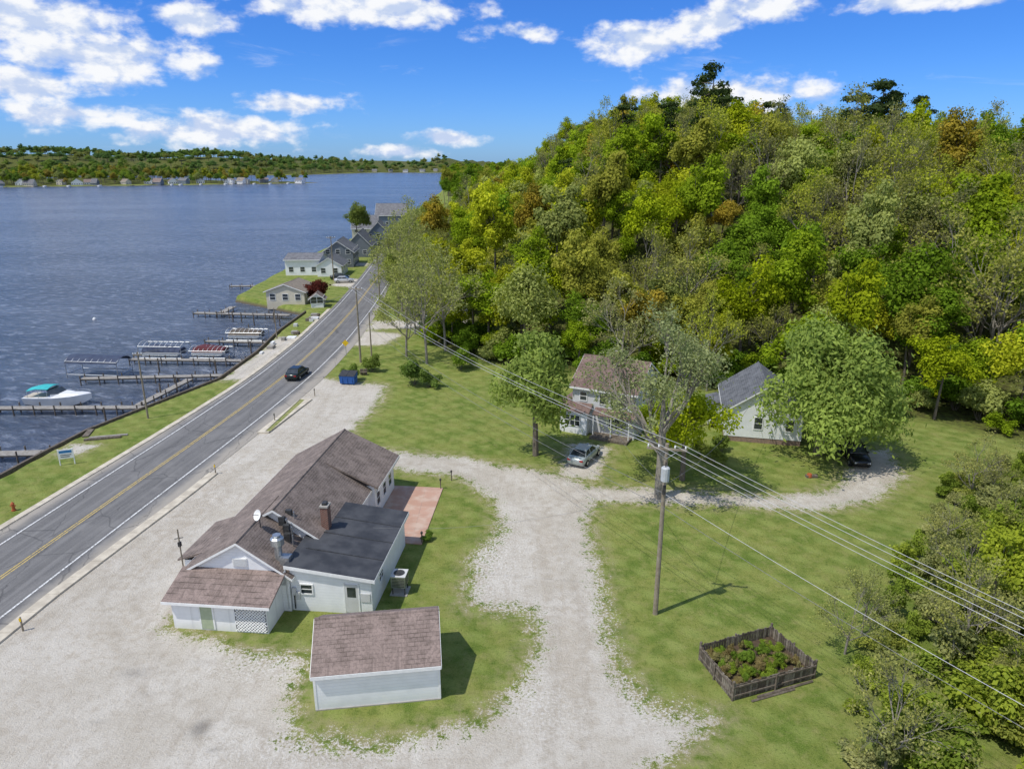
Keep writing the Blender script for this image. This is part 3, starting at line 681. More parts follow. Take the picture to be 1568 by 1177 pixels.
def tree_mesh(name, seed, H, Rad, n, ls, cb=.3, kind='round', bark=BARK, tr=.2, ncl=26, squash=1.0):
    rg = np.random.default_rng(seed); mb = MB()
    zc = H*(1+cb)/2; rz = H*(1-cb)/2
    clumps = []
    if kind != 'pine':
        lean = rg.normal(size=2)*.25*Rad
        for i in range(ncl):
            d = rg.normal(size=3); d /= np.linalg.norm(d)
            if d[2] < -.5: d[2] *= .4
            rf = rg.uniform(.3, .95); cr = Rad*rg.uniform(.16, .38)
            w = 1-.28*max(0, d[2])
            off = lean*max(0, d[2]) if kind == 'round' else lean*0
            clumps.append((np.array([d[0]*Rad*rf*w*squash+off[0], d[1]*Rad*rf*w+off[1], zc+d[2]*rz*rf]), cr, rg.uniform(0, 1)))
    else:
        k = 11
        for i in range(k):
            z = H*(.45+.53*i/(k-1)); a = rg.uniform(0, 6.28)
            for j in range(2):
                a2 = a+j*2.9+rg.uniform(-.6, .6); q = rg.uniform(.3, 1.0)*(1-.45*(i/k)**3)*Rad
                if i == k-1: q *= .3
                clumps.append((np.array([math.cos(a2)*q, math.sin(a2)*q, z+rg.uniform(-.5, .5)]), Rad*rg.uniform(.25, .45), rg.uniform(0, 1)))
    trunk_r = tr; bx = by = 0; top = H*.6
    if kind != 'bush':
        top = H*(.93 if kind == 'pine' else .6)
        bx, by = rg.uniform(-.4, .4, 2)
        tp = [Vector((0, 0, -.6)), Vector((bx*.3, by*.3, top*.35)), Vector((bx, by, top*.7)), Vector((bx*1.4, by*1.4, top))]
        mb.tube(tp, [trunk_r*1.25, trunk_r, trunk_r*.75, trunk_r*.4], 8, bark)
    tips = []
    if kind == 'sparse':
        for i in range(6):
            a = i*1.05+rg.uniform(-.3, .3)
            branch(mb, rg, (bx, by, top*rg.uniform(.35, .8)), (math.cos(a), math.sin(a), rg.uniform(.7, 1.5)), H*.2, trunk_r*.5, 4, tips, bark, .6, .1)
        branch(mb, rg, tp[-1], (0, 0, 1), H*.18, trunk_r*.4, 4, tips, bark, .6, .1)
    else:
        for i, (c, cr, _) in enumerate(clumps):
            if kind == 'bush' and i > 8: break
            st = Vector((0, 0, -.2)) if kind == 'bush' else Vector((bx, by, max(H*.15, min(top, c[2]-Rad*.35*rg.uniform(.3, 1.2)))))
            if kind == 'pine': st = Vector((bx*.8, by*.8, c[2]-.2))
            mid = (st+Vector(c))*.5+Vector(rg.normal(size=3))*Rad*.06
            mb.tube([st, mid, Vector(c)], [trunk_r*.4, trunk_r*.25, trunk_r*.08], 4, bark, cap=False)
    pw = np.array([c[1]**2 for c in clumps]); ci = rg.choice(len(clumps), n, p=pw/pw.sum())
    C = np.array([c[0] for c in clumps]); CR = np.array([c[1] for c in clumps]); CT = np.array([c[2] for c in clumps])
    D = rg.normal(size=(n, 3)); D /= np.linalg.norm(D, axis=1, keepdims=True)
    rad = rg.uniform(.45, 1.12, n)**.7
    stray = rg.random(n) < .14
    rad = np.where(stray, rad*rg.uniform(1.1, 1.7, n), rad)
    flat = .8 if kind != 'pine' else .4
    P = C[ci]+D*(CR[ci]*rad)[:, None]*np.array([1, 1, flat])
    if kind == 'sparse' and tips:
        T = np.array([tuple(q) for q in tips]); P = T[rg.integers(0, len(T), n)]+rg.normal(size=(n, 3))*.32
    if kind == 'willow':
        dr = rg.uniform(0, 1, n)**1.5*H*.2; out = np.linalg.norm(P[:, :2], axis=1)/Rad
        P[:, 2] -= dr*np.clip(out, 0, 1)
    P += rg.normal(size=(n, 3))*Rad*.035
    if kind != 'sparse': P[:, 2] = np.maximum(P[:, 2], .1)
    N = D*1.0+rg.normal(size=(n, 3))*.45+np.array([-.25, -.15, .55])
    if kind == 'willow': N[:, 2] *= .6
    V, F = leaf_cloud(rg, P, N, ls, 1.35 if kind != 'willow' else 2.0)
    nv = len(mb.v)
    wv = np.array(mb.v).reshape(-1, 3) if nv else np.zeros((0, 3)); wf = np.array([f for f in mb.f if len(f) == 4]).reshape(-1, 4)
    allV = np.concatenate([V, wv]); allF = np.concatenate([F, wf+len(V)]) if len(wf) else F
    mi = np.concatenate([np.zeros(len(F)), np.ones(len(wf))])
    me = mesh_np(name, allV, allF, [LEAF, bark], mi)
    tone = np.zeros(len(allV)); tv = np.clip(.5*CT[ci]+.5*rg.uniform(0, 1, n), 0, 1)
    tone[:len(V)] = np.repeat(tv, 4)
    at = me.attributes.new('tone', 'FLOAT', 'POINT'); at.data.foreach_set('value', tone.astype(np.float32))
    return me
def place(name, me, x, y, sc=1, rot=0, color=(.1, .15, .03), parent=None, z=None, zs=None):
    o = bpy.data.objects.new(name, me); COL.objects.link(o)
    o.location = (x, y, hz(x, y) if z is None else z); o.rotation_euler = (0, 0, rot); o.scale = (sc, sc, zs or sc); o.color = (*color, 1)
    if parent: o.parent = parent
    return o

decid = [tree_mesh('deciduous_%d' % i, 100+i, [14, 16, 13, 17, 15, 14, 18][i], [4.3, 4.6, 5.2, 4.0, 5.4, 4.6, 4.2][i], [7000, 7000, 7600, 6400, 7600, 5200, 6400][i], .36, [.22, .3, .2, .34, .25, .22, .4][i], 'round', ncl=[30, 38, 34, 26, 44, 22, 30][i], squash=[1, .8, 1.1, .9, 1, .85, .8][i]) for i in range(7)]
ND = 7
sparse = [tree_mesh('sparse_%d' % i, 200+i, 15, 4.2, 2600, .28, .3, 'sparse', BARKL) for i in range(3)]
pines = [tree_mesh('pine_%d' % i, 300+i, 19, 3.8, 3000, .42, .3, 'pine') for i in range(3)]
bushes = [tree_mesh('bush_%d' % i, 400+i, 2.6, 1.7, 3400, .18, .02, 'bush', BARK, .06, 18) for i in range(4)]
PAL = [(.22, .245, .014), (.165, .21, .016), (.115, .17, .018), (.26, .26, .022), (.205, .195, .04), (.25, .185, .035), (.215, .225, .085), (.085, .135, .016)]
def pts_in(poly, step, jit, rg):
    P = np.array(poly); x0, y0 = P.min(0); x1, y1 = P.max(0)
    X, Y = np.meshgrid(np.arange(x0, x1, step), np.arange(y0, y1, step)); X = X.ravel()+rg.uniform(-jit, jit, X.size); Y = Y.ravel()+rg.uniform(-jit, jit, Y.size)
    s = sd_poly(poly, X, Y); k = s > 0
    return X[k], Y[k], s[k]
rg = np.random.default_rng(11)
F = empty('hillside_forest')
X, Y, S = pts_in(FOREST, 6.2, 2.9, rg); Z = height(X, Y); cnt = 0
for x, y, s, z in zip(X, Y, S, Z):
    if x > y*.84+12 or y > 420: continue
    if s > 150 and y > 235 and x > 30: continue
    if y > 260 and rg.random() < .45: continue
    if -19 < x < -6 and 116 < y < 136: continue
    a = x/y; u = rg.random()
    edge = s < 14
    sc = rg.uniform(.62, 1.22)*(1.0 if not edge else .85)*(1.12 if y > 260 else 1)
    right = a > .27
    if u < (.30 if right else .12): me = sparse[rg.integers(3)]; c = [(.20, .19, .06), (.19, .18, .09), (.23, .23, .04)][rg.integers(3)]
    elif u > .98 and y > 150: me = pines[rg.integers(3)]; c = (.035, .05, .022); sc *= .95
    else:
        me = decid[rg.integers(ND)]
        w = np.array([4, 3.4, 2, 3.4, 2, .9, 3.2, 1.]) if not right else np.array([3, 4, 3, 2, 2.4, .5, 2.8, 2.2])
        c = PAL[rg.choice(8, p=w/w.sum())]
    k = rg.uniform(.82, 1.15)
    place('forest_tree', me, x, y, sc, rg.uniform(0, 6.28), tuple(q*k for q in c), F, z=z-.2, zs=sc*rg.uniform(.85, 1.2)); cnt += 1
for x, y, h in [(50, 180, 1.1), (45, 184, 1.0), (62, 182, 1.0), (40, 190, 1.0), (82, 168, 1.4), (86, 171, 1.3), (80, 173, 1.25), (66, 184, .95), (56, 186, .9), (104, 170, 1.0)]:
    place('forest_pine', pines[rg.integers(3)], x, y, h, rg.uniform(0, 6), (.035, .05, .022), F)
X, Y, S = pts_in(FOREST, 3.4, 1.4, rg)
for x, y, s in zip(X, Y, S):
    if s < 9 and y < 135 and x < 62:
        if -19 < x < -6 and 116 < y < 136: continue
        place('understorey_shrub', bushes[rg.integers(4)], x, y, rg.uniform(.8, 1.7), rg.uniform(0, 6), PAL[rg.choice([0, 1, 2, 6, 7])], F)
# far shore
FS = empty('far_shore_forest')
X, Y, S = pts_in([(-1400, 735), (-626, 899), (-318, 1067), (-305, 1108), (-620, 1290), (-1400, 1200)], 14.5, 6.5, rg)
Z = height(X, Y)
for x, y, z, s in zip(X, Y, Z, S):
    if x < -.84*y or (rg.random() < .4 and y > 990+(x+626)*.5): continue
    if s < 26 and rg.random() < .35: continue
    k = rg.uniform(.85, 1.35)*(.75 if s < 15 else 1)
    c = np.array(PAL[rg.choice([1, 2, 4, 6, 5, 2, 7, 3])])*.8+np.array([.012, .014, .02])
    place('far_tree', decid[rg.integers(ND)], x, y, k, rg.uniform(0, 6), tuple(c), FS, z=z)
X, Y, S = pts_in([(-1400, 1660), (-540, 1850), (-445, 2310), (-140, 2265), (-140, 2500), (-1400, 2400)], 38, 15, rg)
Z = height(X, Y)
for x, y, z in zip(X, Y, Z):
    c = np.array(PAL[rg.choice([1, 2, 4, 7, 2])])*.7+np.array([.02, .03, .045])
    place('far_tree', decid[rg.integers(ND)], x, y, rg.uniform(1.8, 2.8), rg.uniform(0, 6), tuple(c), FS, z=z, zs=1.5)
X, Y, S = pts_in([(-50, 420), (-72, 826), (-148, 1835), (-140, 2265), (0, 2265), (0, 900), (-25, 430)], 24, 9, rg)
for x, y, s in zip(X, Y, S):
    if s > 60: continue
    place('far_tree', decid[rg.integers(ND)], x, y, rg.uniform(1., 1.6), rg.uniform(0, 6), PAL[rg.choice([1, 2, 4, 7, 2])], FS)

# individual yard trees
wm = tree_mesh('willow_crown', 501, 13.5, 6.5, 26000, .25, .12, 'willow', BARK, .42, 60)
place('willow_tree', wm, 29.8, 63.5, 1, .4, (.185, .225, .065))
tm = tree_mesh('lawn_tree_crown', 502, 12.6, 4.1, 10000, .24, .26, 'willow', BARK, .26, 30)
place('lawn_tree', tm, 2.3, 63.2, 1, 1, (.165, .20, .06))
tm = tree_mesh('maple_crown', 503, 15, 4.6, 9500, .2, .34, 'sparse', BARKL, .42)
place('budding_tree', tm, 12.5, 54.2, .93, 2, (.19, .20, .12))
tm = tree_mesh('yellow_crown', 504, 7.5, 3.4, 7000, .2, .28, 'round', BARK, .2, 24)
place('yellow_green_tree', tm, 15.2, 57.6, 1.1, .5, (.24, .26, .015))
place('young_lawn_tree', tm, 14.6, 62.6, .8, 2.5, (.19, .23, .04))
place('lakeside_tree', decid[1], -49.5, 231, 1.0, 1, (.10, .12, .035), zs=1.05)
place('red_maple', bushes[0], -39.5, 142.5, 1.6, 0, (.075, .02, .02), zs=1.8)
for x, y, s in [(-12, 96, .95), (-15.5, 100, .85), (-10, 103, 1.0), (-21, 133, 1.0), (-23, 141, 1.05), (-22, 150, 1.1), (-24, 165, 1.1), (-26, 185, 1.2), (-13, 112, 1), (-18, 118, .9), (-16, 114, .8)]:
    place('roadside_tree', sparse[int(rg.integers(3))], x, y, s*.9, rg.uniform(0, 6), (.21, .21, .09))
for x, y, s in [(-24, 158, .9), (-27, 178, .9), (-28, 205, 1), (-31, 235, 1), (-33, 270, 1.1), (-20, 146, .8), (-17, 139, .75), (-6, 106, .7), (-12, 117, .7), (-21, 128, .65)]:
    place('roadside_tree', decid[int(rg.integers(ND))], x, y, s, rg.uniform(0, 6), (.2, .215, .06))
for x, y, s, c in [(-12.4, 86, 1.3, (.10, .14, .04)), (-10.5, 85, .9, (.12, .16, .05)), (3.4, 73.5, 1, (.12, .17, .03)), (20.5, 64, .7, (.12, .15, .04)), (33, 70, 1.3, (.1, .16, .03)), (-7, 93, 1.2, (.13, .18, .03)),
                   (16, 67, .8, (.11, .16, .03)), (18.3, 63, .7, (.16, .18, .05)), (19.5, 61.5, .55, (.16, .18, .05)), (35, 74, 1.5, (.14, .19, .03)), (-6.3, 47, .3, (.1, .15, .03)), (-21, 88, .8, (.12, .16, .04)), (-19, 92, .9, (.12, .15, .04))]:
    place('garden_shrub', bushes[int(rg.integers(4))], x, y, s, rg.uniform(0, 6), c)
TH = empty('shrub_thicket')
X, Y, S = pts_in(BUSHP, 2.0, .95, rg)
for x, y, s in zip(X, Y, S):
    if x > y*.95+6: continue
    u = rg.random(); k = min(1, .4+s*.13)
    if rg.random() < .12: continue
    c = [(.19, .215, .035), (.155, .19, .035), (.225, .23, .06), (.20, .20, .10), (.13, .165, .03), (.22, .21, .11)][rg.integers(6)]
    place('shrub', bushes[rg.integers(4)], x, y, rg.uniform(.45, 1.25)*k+.1, rg.uniform(0, 6), c, TH, zs=rg.uniform(.5, 1.6)*k)
    if u < .2 and s > 1.5: place('sapling', sparse[rg.integers(3)], x, y, rg.uniform(.22, .45), rg.uniform(0, 6), (.21, .20, .08), TH)
    if u > .92 and s > 6: place('young_tree', decid[rg.integers(ND)], x, y, rg.uniform(.38, .5), rg.uniform(0, 6), (.22, .24, .03), TH)
place('sapling', sparse[0], 19.2, 34.2, .30, 1, (.2, .2, .08)); place('sapling', sparse[1], 21, 36, .28, 1, (.2, .2, .08))

# ------------------------------------------------------------------ raised garden
def garden():
    E = empty('fenced_garden_bed'); Q = [(10.7, 33.7), (15.3, 35.4), (16.6, 32.2), (11.6, 30.5)]
    f = MB(); rg = np.random.default_rng(3)
    W3 = [WOODG, noisy('weathered_wood_dark', (.13, .105, .08), (.08, .065, .05), 5, .9, .4), noisy('weathered_wood_pale', (.29, .25, .20), (.2, .17, .13), 5, .9, .4)]
    for i in range(4):
        a = Vector((*Q[i], 0)); b = Vector((*Q[(i+1) % 4], 0)); L = (b-a).length; d = (b-a)/L; n = Vector((-d.y, d.x, 0)); k = int(L/.17)
        for j in range(k):
            p = a+d*(j*L/k+.015); q = a+d*((j+1)*L/k-.02); h = 1.0+rg.uniform(-.07, .06)
            f.hexa([(*p.xy, .02), (*q.xy, .02), (*(q+n*.03).xy, .02), (*(p+n*.03).xy, .02), (*p.xy, h), (*q.xy, h), (*(q+n*.03).xy, h), (*(p+n*.03).xy, h)], W3[rg.integers(3)])
        for z in (.25, .8):
            f.hexa([(*(a+n*.035).xy, z), (*(b+n*.035).xy, z), (*(b+n*.08).xy, z), (*(a+n*.08).xy, z), (*(a+n*.035).xy, z+.09), (*(b+n*.035).xy, z+.09), (*(b+n*.08).xy, z+.09), (*(a+n*.08).xy, z+.09)], WOODG)
        f.tube([(*a.xy, 0), (*a.xy, 1.2)], .08, 4, WOODG); mdp = a.lerp(b, .5)+n*.1; f.tube([(*mdp.xy, 0), (*mdp.xy, 1.05)], .06, 4, WOODG)
    f.tube([(13, 30.7, .06), (16.4, 31.9, .06)], .07, 5, WOODG); f.tube([(12.6, 30.4, .05), (15.2, 31.3, .05)], .06, 5, WOODG)
    f.obj('board_fence', E)
    s = MB(); s.poly([(*q, .3) for q in Q], SOIL); s.obj('soil', E)
    for i in range(60):
        u, v = rg.uniform(.05, .95, 2); p = (np.array(Q[0])*(1-u)+np.array(Q[1])*u)*(1-v)+(np.array(Q[3])*(1-u)+np.array(Q[2])*u)*v
        place('bed_plant', bushes[i % 4], p[0], p[1], rg.uniform(.10, .3), rg.uniform(0, 6), [(.12, .17, .03), (.2, .17, .09), (.15, .19, .03), (.17, .13, .07)][i % 4], E, z=.28, zs=rg.uniform(.06, .32))
garden()

# ------------------------------------------------------------------ poles and wires
def pole(name, x, y, h, r=.15, arm=2.2, rot=0, transformer=False, arms=1):
    E = empty(name, (x, y, 0), rot); m = MB()
    m.tube([(0, 0, -.5), (0, 0, h)], [r, r*.65], 10, WOODP); m.obj('shaft', E)
    if arm:
        m = MB()
        for k in range(arms):
            z = h-.35-k*.9; m.box(-arm/2, arm/2, -.16-.02, -.06-.02, z, z+.12, WOODP)
            for q in (-.46, -.2, .2, .46): m.tube([(arm*q, -.12, z+.12), (arm*q, -.12, z+.22), (arm*q, -.12, z+.32)], [.03, .06, .03], 6, TRIM)
            m.tube([(-arm*.3, -.12, z), (0, -.12, z-.55), (arm*.3, -.12, z)], .02, 4, STEEL)
        m.obj('crossarm', E)
    if transformer:
        m = MB(); m.tube([(.0, -.42, h-2.2), (0, -.42, h-2.15), (0, -.42, h-1.35), (0, -.42, h-1.28)], [.2, .25, .25, .18], 12, noisy('transformer_grey', (.42, .44, .45), (.5, .52, .53), 3, .5))
        m.tube([(0, -.42, h-1.28), (0, -.42, h-1.0)], .04, 6, DARKMETAL); m.box(-.05, .05, -.3, -.1, h-2.0, h-1.5, STEEL)
        m.box(-.1, .1, -.32, -.12, h-3.1, h-2.6, DARKMETAL); m.obj('transformer', E)
    return E
pole('utility_pole', 9, 38, 11.5, .17, 2.3, R(-12), True)
pole('utility_pole', -21.5, 96.6, 10.8, .16, 2.2, R(-20))
pole('utility_pole', -20.6, 100, 6.5, .12, 0)
pole('utility_pole', -40.4, 73.6, 7.6, .11, .9, R(10))
pole('utility_pole', -43, 170, 10.5, .15, 2, R(5))
pole('utility_pole', 29.5, 5, 11.3, .17, 2.3, R(-12))
pole('utility_pole', -38, 111, 5, .1, 0)
pole('utility_pole', -26.5, 140, 10, .15, 2)
WIRE = noisy('cable', (.12, .12, .12), (.2, .2, .2), 4, .5)
WL = noisy('bright_cable', (.40, .40, .41), (.5, .5, .5), 4, .5)
def wire(mb, a, b, sag, r=.018, mat=WIRE):
    a = Vector(a); b = Vector(b); pts = []
    for i in range(25):
        t_ = i/24; p = a.lerp(b, t_); p.z -= sag*4*t_*(1-t_); pts.append(p)
    mb.tube(pts, r, 4, mat)
m = MB()
for o in (-1.05, -.45, .45, 1.05):
    if o != .45: wire(m, (9+o*.98, 37.9-o*.2, 11.45), (-21.5+o*.94, 96.5-o*.3, 10.7), 1.2, .015, WL)
    wire(m, (9+o*.98, 37.9-o*.2, 11.45), (29.5+o*.98, 4.9-o*.2, 11.3), .5, .013, WL)
for z, q in ((8.4, WL), (7.5, WIRE)):
    wire(m, (9, 37.8, z), (-21.5, 96.4, z-.8), 1.4, .017); wire(m, (9, 37.8, z), (29.5, 4.8, z), .7, .015, q)
wire(m, (9, 38.1, 8.8), (8.5, 66.5, 4.6), .8, .013); wire(m, (9, 38.1, 8.8), (24, 66.4, 4.6), 1., .015); wire(m, (9, 37.9, 8.6), (-9.5, 43, 3.3), .9, .008)
for o in (-.9, .9): wire(m, (-21.5+o, 96.6, 10.6), (-26.5+o, 140, 9.8), .8); wire(m, (-26.5+o, 140, 9.8), (-43+o, 170, 10.3), .6)
wire(m, (-40.4, 73.6, 7.4), (-38, 111, 4.9), .6); wire(m, (-21.5, 96.6, 10.4), (-40.4, 73.6, 7.4), .8)
m.obj('power_lines')

# ------------------------------------------------------------------ vehicles
def car(name, x, y, rot, col, suv=False):
    P = noisy('car_paint_'+name, col, tuple(c*.9 for c in col), 1, .22, 0, .3, .6)
    E = empty(name, (x, y, .03), R(rot)); k = 1.22 if suv else 1.
    m = MB(); rings = []
    for (px, w, zb, zt) in [(-2.32, .66, .38, .80), (-2.2, .82, .26, .93), (-1.6, .9, .2, 1.0), (-.6, .92, .2, .98), (.6, .92, .2, .96), (1.35, .9, .2, .9), (2.0, .84, .24, .78), (2.3, .64, .36, .62)]:
        zt *= (1.12 if suv else 1)
        rings.append([(px, -w*.9, zb), (px, -w, (zb+zt)/2), (px, -w*.96, zt-.06), (px, -w*.84, zt), (px, w*.84, zt), (px, w*.96, zt-.06), (px, w, (zb+zt)/2), (px, w*.9, zb)])
    m.loft(rings, P); m.obj('body', E, smooth=True)
    zb = .96*(1.1 if suv else 1); zt = 1.42*k
    xb0, xb1, xt0, xt1 = (-2.1, .95, -1.85, .2) if suv else (-1.75, 1.05, -1.15, .3)
    m = MB(); m.hexa([(xb0, -.8, zb), (xb1, -.78, zb), (xb1, .78, zb), (xb0, .8, zb), (xt0, -.64, zt), (xt1, -.62, zt), (xt1, .62, zt), (xt0, .64, zt)], GLASS); m.obj('windows', E, bevel=.04)
    m = MB(); m.hexa([(xt0-.04, -.66, zt-.02), (xt1+.06, -.64, zt-.02), (xt1+.06, .64, zt-.02), (xt0-.04, .66, zt-.02), (xt0+.08, -.58, zt+.05), (xt1-.04, -.56, zt+.05), (xt1-.04, .56, zt+.05), (xt0+.08, .58, zt+.05)], P)
    for s in (-1, 1):
        for (a, b) in ((xb0, xt0), (xb1, xt1), ((xb0+xb1)/2-.1, (xt0+xt1)/2)): m.tube([(a, s*.79, zb-.02), (b, s*.645, zt)], .035, 5, P)
        m.box(xb1-.45, xb1-.25, min(s*.86, s*1.02), max(s*.86, s*1.02), zb-.02, zb+.12, P)
    m.obj('roof', E)
    m = MB()
    for wx in (-1.42, 1.42):
        for s in (-1, 1):
            m.tube([(wx, s*.72, .33), (wx, s*.93, .33)], .33*(1.1 if suv else 1), 16, RUBBER); m.tube([(wx, s*.93, .33), (wx, s*.945, .33)], .19, 10, STEEL)
    m.obj('wheels', E)
    m = MB()
    for s in (-1, 1):
        m.box(2.12, 2.3, min(s*.42, s*.68), max(s*.42, s*.68), .58, .7, TRIM); m.box(-2.33, -2.2, min(s*.45, s*.76), max(s*.45, s*.76), .68, .84, noisy('tail_light', (.35, .02, .02), (.3, .02, .02), 2, .3))
    m.obj('lights', E)
car('dark_sedan', -28.4, 89.5, 84, (.025, .035, .035)); car('silver_sedan', 6.9, 62.2, 62, (.42, .47, .46)); car('dark_suv', 32.6, 62.0, 262, (.02, .02, .022), True)
car('white_sedan', -39.8, 167, 10, (.6, .6, .6)); car('dark_sedan', -42, 172, 15, (.03, .03, .035))
def dumpster():
    B = noisy('blue_dumpster_paint', (.02, .09, .32), (.03, .12, .38), 2, .5); E = empty('blue_dumpster', (-22, 86, .02), R(-8)); m = MB()
    m.hexa([(0, .1, .12), (1.9, .1, .12), (1.9, 1.2, .12), (0, 1.2, .12), (-.05, -.05, 1.15), (1.95, -.05, 1.15), (1.95, 1.35, 1.5), (-.05, 1.35, 1.5)], B)
    for x in (.3, .95, 1.6): m.box(x, x+.07, -.06, .08, .3, 1.1, B)
    m.box(-.12, 0, .4, .9, .7, .85, B); m.box(1.95, 2.05, .4, .9, .7, .85, B); m.obj('body', E)
    m = MB(); m.hexa([(-.08, -.1, 1.17), (.93, -.1, 1.17), (.93, 1.38, 1.52), (-.08, 1.38, 1.52), (-.08, -.1, 1.23), (.93, -.1, 1.23), (.93, 1.38, 1.58), (-.08, 1.38, 1.58)], DARKMETAL)
    m.hexa([(.97, -.1, 1.17), (1.98, -.1, 1.17), (1.98, 1.38, 1.52), (.97, 1.38, 1.52), (.97, -.1, 1.23), (1.98, -.1, 1.23), (1.98, 1.38, 1.58), (.97, 1.38, 1.58)], DARKMETAL); m.obj('lids', E)
dumpster()

# ------------------------------------------------------------------ AC unit, signs, posts
E = empty('air_conditioner', (-7.9, 40.0, 0), R(-5)); m = MB(); m.box(0, .95, 0, .95, .55, 1.35, STEEL); m.box(-.02, .97, -.02, .97, 1.35, 1.4, GREYDOOR)
m.tube([(.47, .47, 1.4), (.47, .47, 1.43)], .36, 16, DARKMETAL)
for i in range(6): m.box(.06, .89, -.012, 0, .65+i*.11, .69+i*.11, DARKMETAL); m.box(.95, .962, .06, .89, .65+i*.11, .69+i*.11, DARKMETAL)
for px in (.05, .85):
    for py in (.05, .85): m.box(px, px+.06, py, py+.06, 0, .55, DARKMETAL)
m.box(-.1, 1.05, -.1, 1.05, -.02, .05, CONC); m.obj('unit', E)
E = empty('roadside_sign', (-42.3, 60.8, 0), R(20)); m = MB(); m.tube([(0, 0, 0), (0, 0, 1.6)], .05, 6, TRIM); m.tube([(1.2, 0, 0), (1.2, 0, 1.6)], .05, 6, TRIM); m.box(-.05, 1.25, -.06, -.0, .65, 1.55, TRIM)
BL = noisy('sign_blue', (.03, .16, .4), (.04, .2, .45), 2, .5)
m.box(.08, 1.12, -.068, -.06, 1.2, 1.45, BL); m.box(.15, 1.05, -.068, -.06, .98, 1.05, DARKMETAL); m.box(.15, .9, -.068, -.06, .8, .87, DARKMETAL); m.obj('board', E)
YEL = noisy('sign_yellow', (.75, .5, .02), (.7, .45, .02), 2, .5); ORG = noisy('orange_plastic', (.42, .11, .04), (.35, .09, .035), 2, .6)
E = empty('yellow_warning_sign', (-24.3, 100, 0), 0); m = MB(); m.tube([(0, 0, 0), (0, 0, 2.6)], .04, 6, STEEL)
m.hexa([(0, -.06, 1.5), (.5, -.06, 2.0), (.5, -.04, 2.0), (0, -.04, 1.5), (-.5, -.06, 2.0), (0, -.06, 2.5), (0, -.04, 2.5), (-.5, -.04, 2.0)], YEL); m.obj('plate', E)
for x, y, c in [(-27.0, 58.9, YEL), (-26.0, 72.6, DARKMETAL), (-24.0, 81.5, DARKMETAL), (-29.6, 36.3, YEL)]:
    m = MB(); m.tube([(0, 0, 0), (0, 0, .95), (0, 0, 1.0)], [.06, .05, .02], 8, WOODP); m.box(-.06, .06, -.07, -.05, .7, .92, c); m.obj('marker_post', None, (x, y, 0))
m = MB(); m.tube([(0, 0, 0), (0, 0, .08), (0, 0, .08), (0, 0, .6), (0, 0, .62), (0, 0, .78)], [.18, .18, .12, .12, .15, .04], 10, ORG); m.tube([(-.22, 0, .45), (.22, 0, .45)], .06, 8, ORG); m.obj('fire_hydrant', None, (-40.6, 51.8, 0))
m = MB(); m.tube([(0, 0, 0), (0, 0, .1), (0, 0, .35)], [.22, .26, .2], 10, ORG); m.box(-.3, .7, -.2, .2, .0, .22, WOODG); m.obj('red_toy_wagon', None, (26.8, 58.2, 0))
for x, y in [(-6.2, 55.8), (-6.7, 46.6), (-5.4, 57.5)]:
    m = MB(); m.tube([(0, 0, 0), (0, 0, .9), (0, 0, 1.05)], [.05, .05, .02], 6, WOODG); m.box(-.08, .08, -.08, .08, .82, .95, DARKMETAL); m.obj('yard_post', None, (x, y, 0))
m = MB()
for x0 in (0, .5): m.box(x0, x0+.45, 0, .08, .02, .85, WOODG)
m.box(0, .95, -.3, .3, .4, .46, WOODG); m.obj('garden_bench', None, (-20.3, 90.4, 0))
m = MB(); m.box(0, 3.4, 0, .35, .02, .2, WOODG); m.box(.3, 3.9, .6, .9, .02, .14, DOCKW); m.box(-.5, .1, 1.2, 3.4, .02, .12, WOODG); m.obj('timber_planks', None, (-43.6, 66.8, 0), R(15))

# ------------------------------------------------------------------ docks, lifts and boats
def dock(x0, y0, x1, y1, w=1.3, z=-.45):
    L = math.hypot(x1-x0, y1-y0); E = empty('wooden_dock', (x0, y0, z), math.atan2(y1-y0, x1-x0)); m = MB(); n = int(L/.3)
    for i in range(n): m.box(i*.3, i*.3+.275, -w/2, w/2, 0, .06, DOCKW)
    m.box(0, L, -w/2+.1, -w/2+.18, -.16, -.003, DOCKD); m.box(0, L, w/2-.18, w/2-.1, -.16, -.003, DOCKD); m.obj('deck', E)
    m = MB()
    for i in range(int(L/2.4)+1):
        for s in (-1, 1): m.tube([(i*2.4+.1, s*(w/2+.08), -2.6), (i*2.4+.1, s*(w/2+.08), .5)], .08, 6, DOCKD)
    m.obj('posts', E)
dock(-80, 78, -42.3, 78.6, 1.1); dock(-57.5, 90.2, -38.3, 91.8, 1.1); dock(-56, 100, -38.5, 99.2, 1.1); dock(-49.5, 111, -38.5, 110.2, 1.1); dock(-61, 133.6, -42, 131.5, 1.5)
dock(-66, 164.5, -58, 165); dock(-56, 64.3, -45, 65, 1.3); dock(-44.5, 79, -43, 90, 1.0); dock(-66, 78.6, -66.3, 86, 1.0); dock(-56, 133, -56, 140)
SHELL = noisy('hull_gelcoat', (.78, .78, .78), (.7, .7, .7), 1, .25); TURQ = noisy('turquoise_canvas', (.04, .38, .40), (.05, .45, .46), 2, .7)
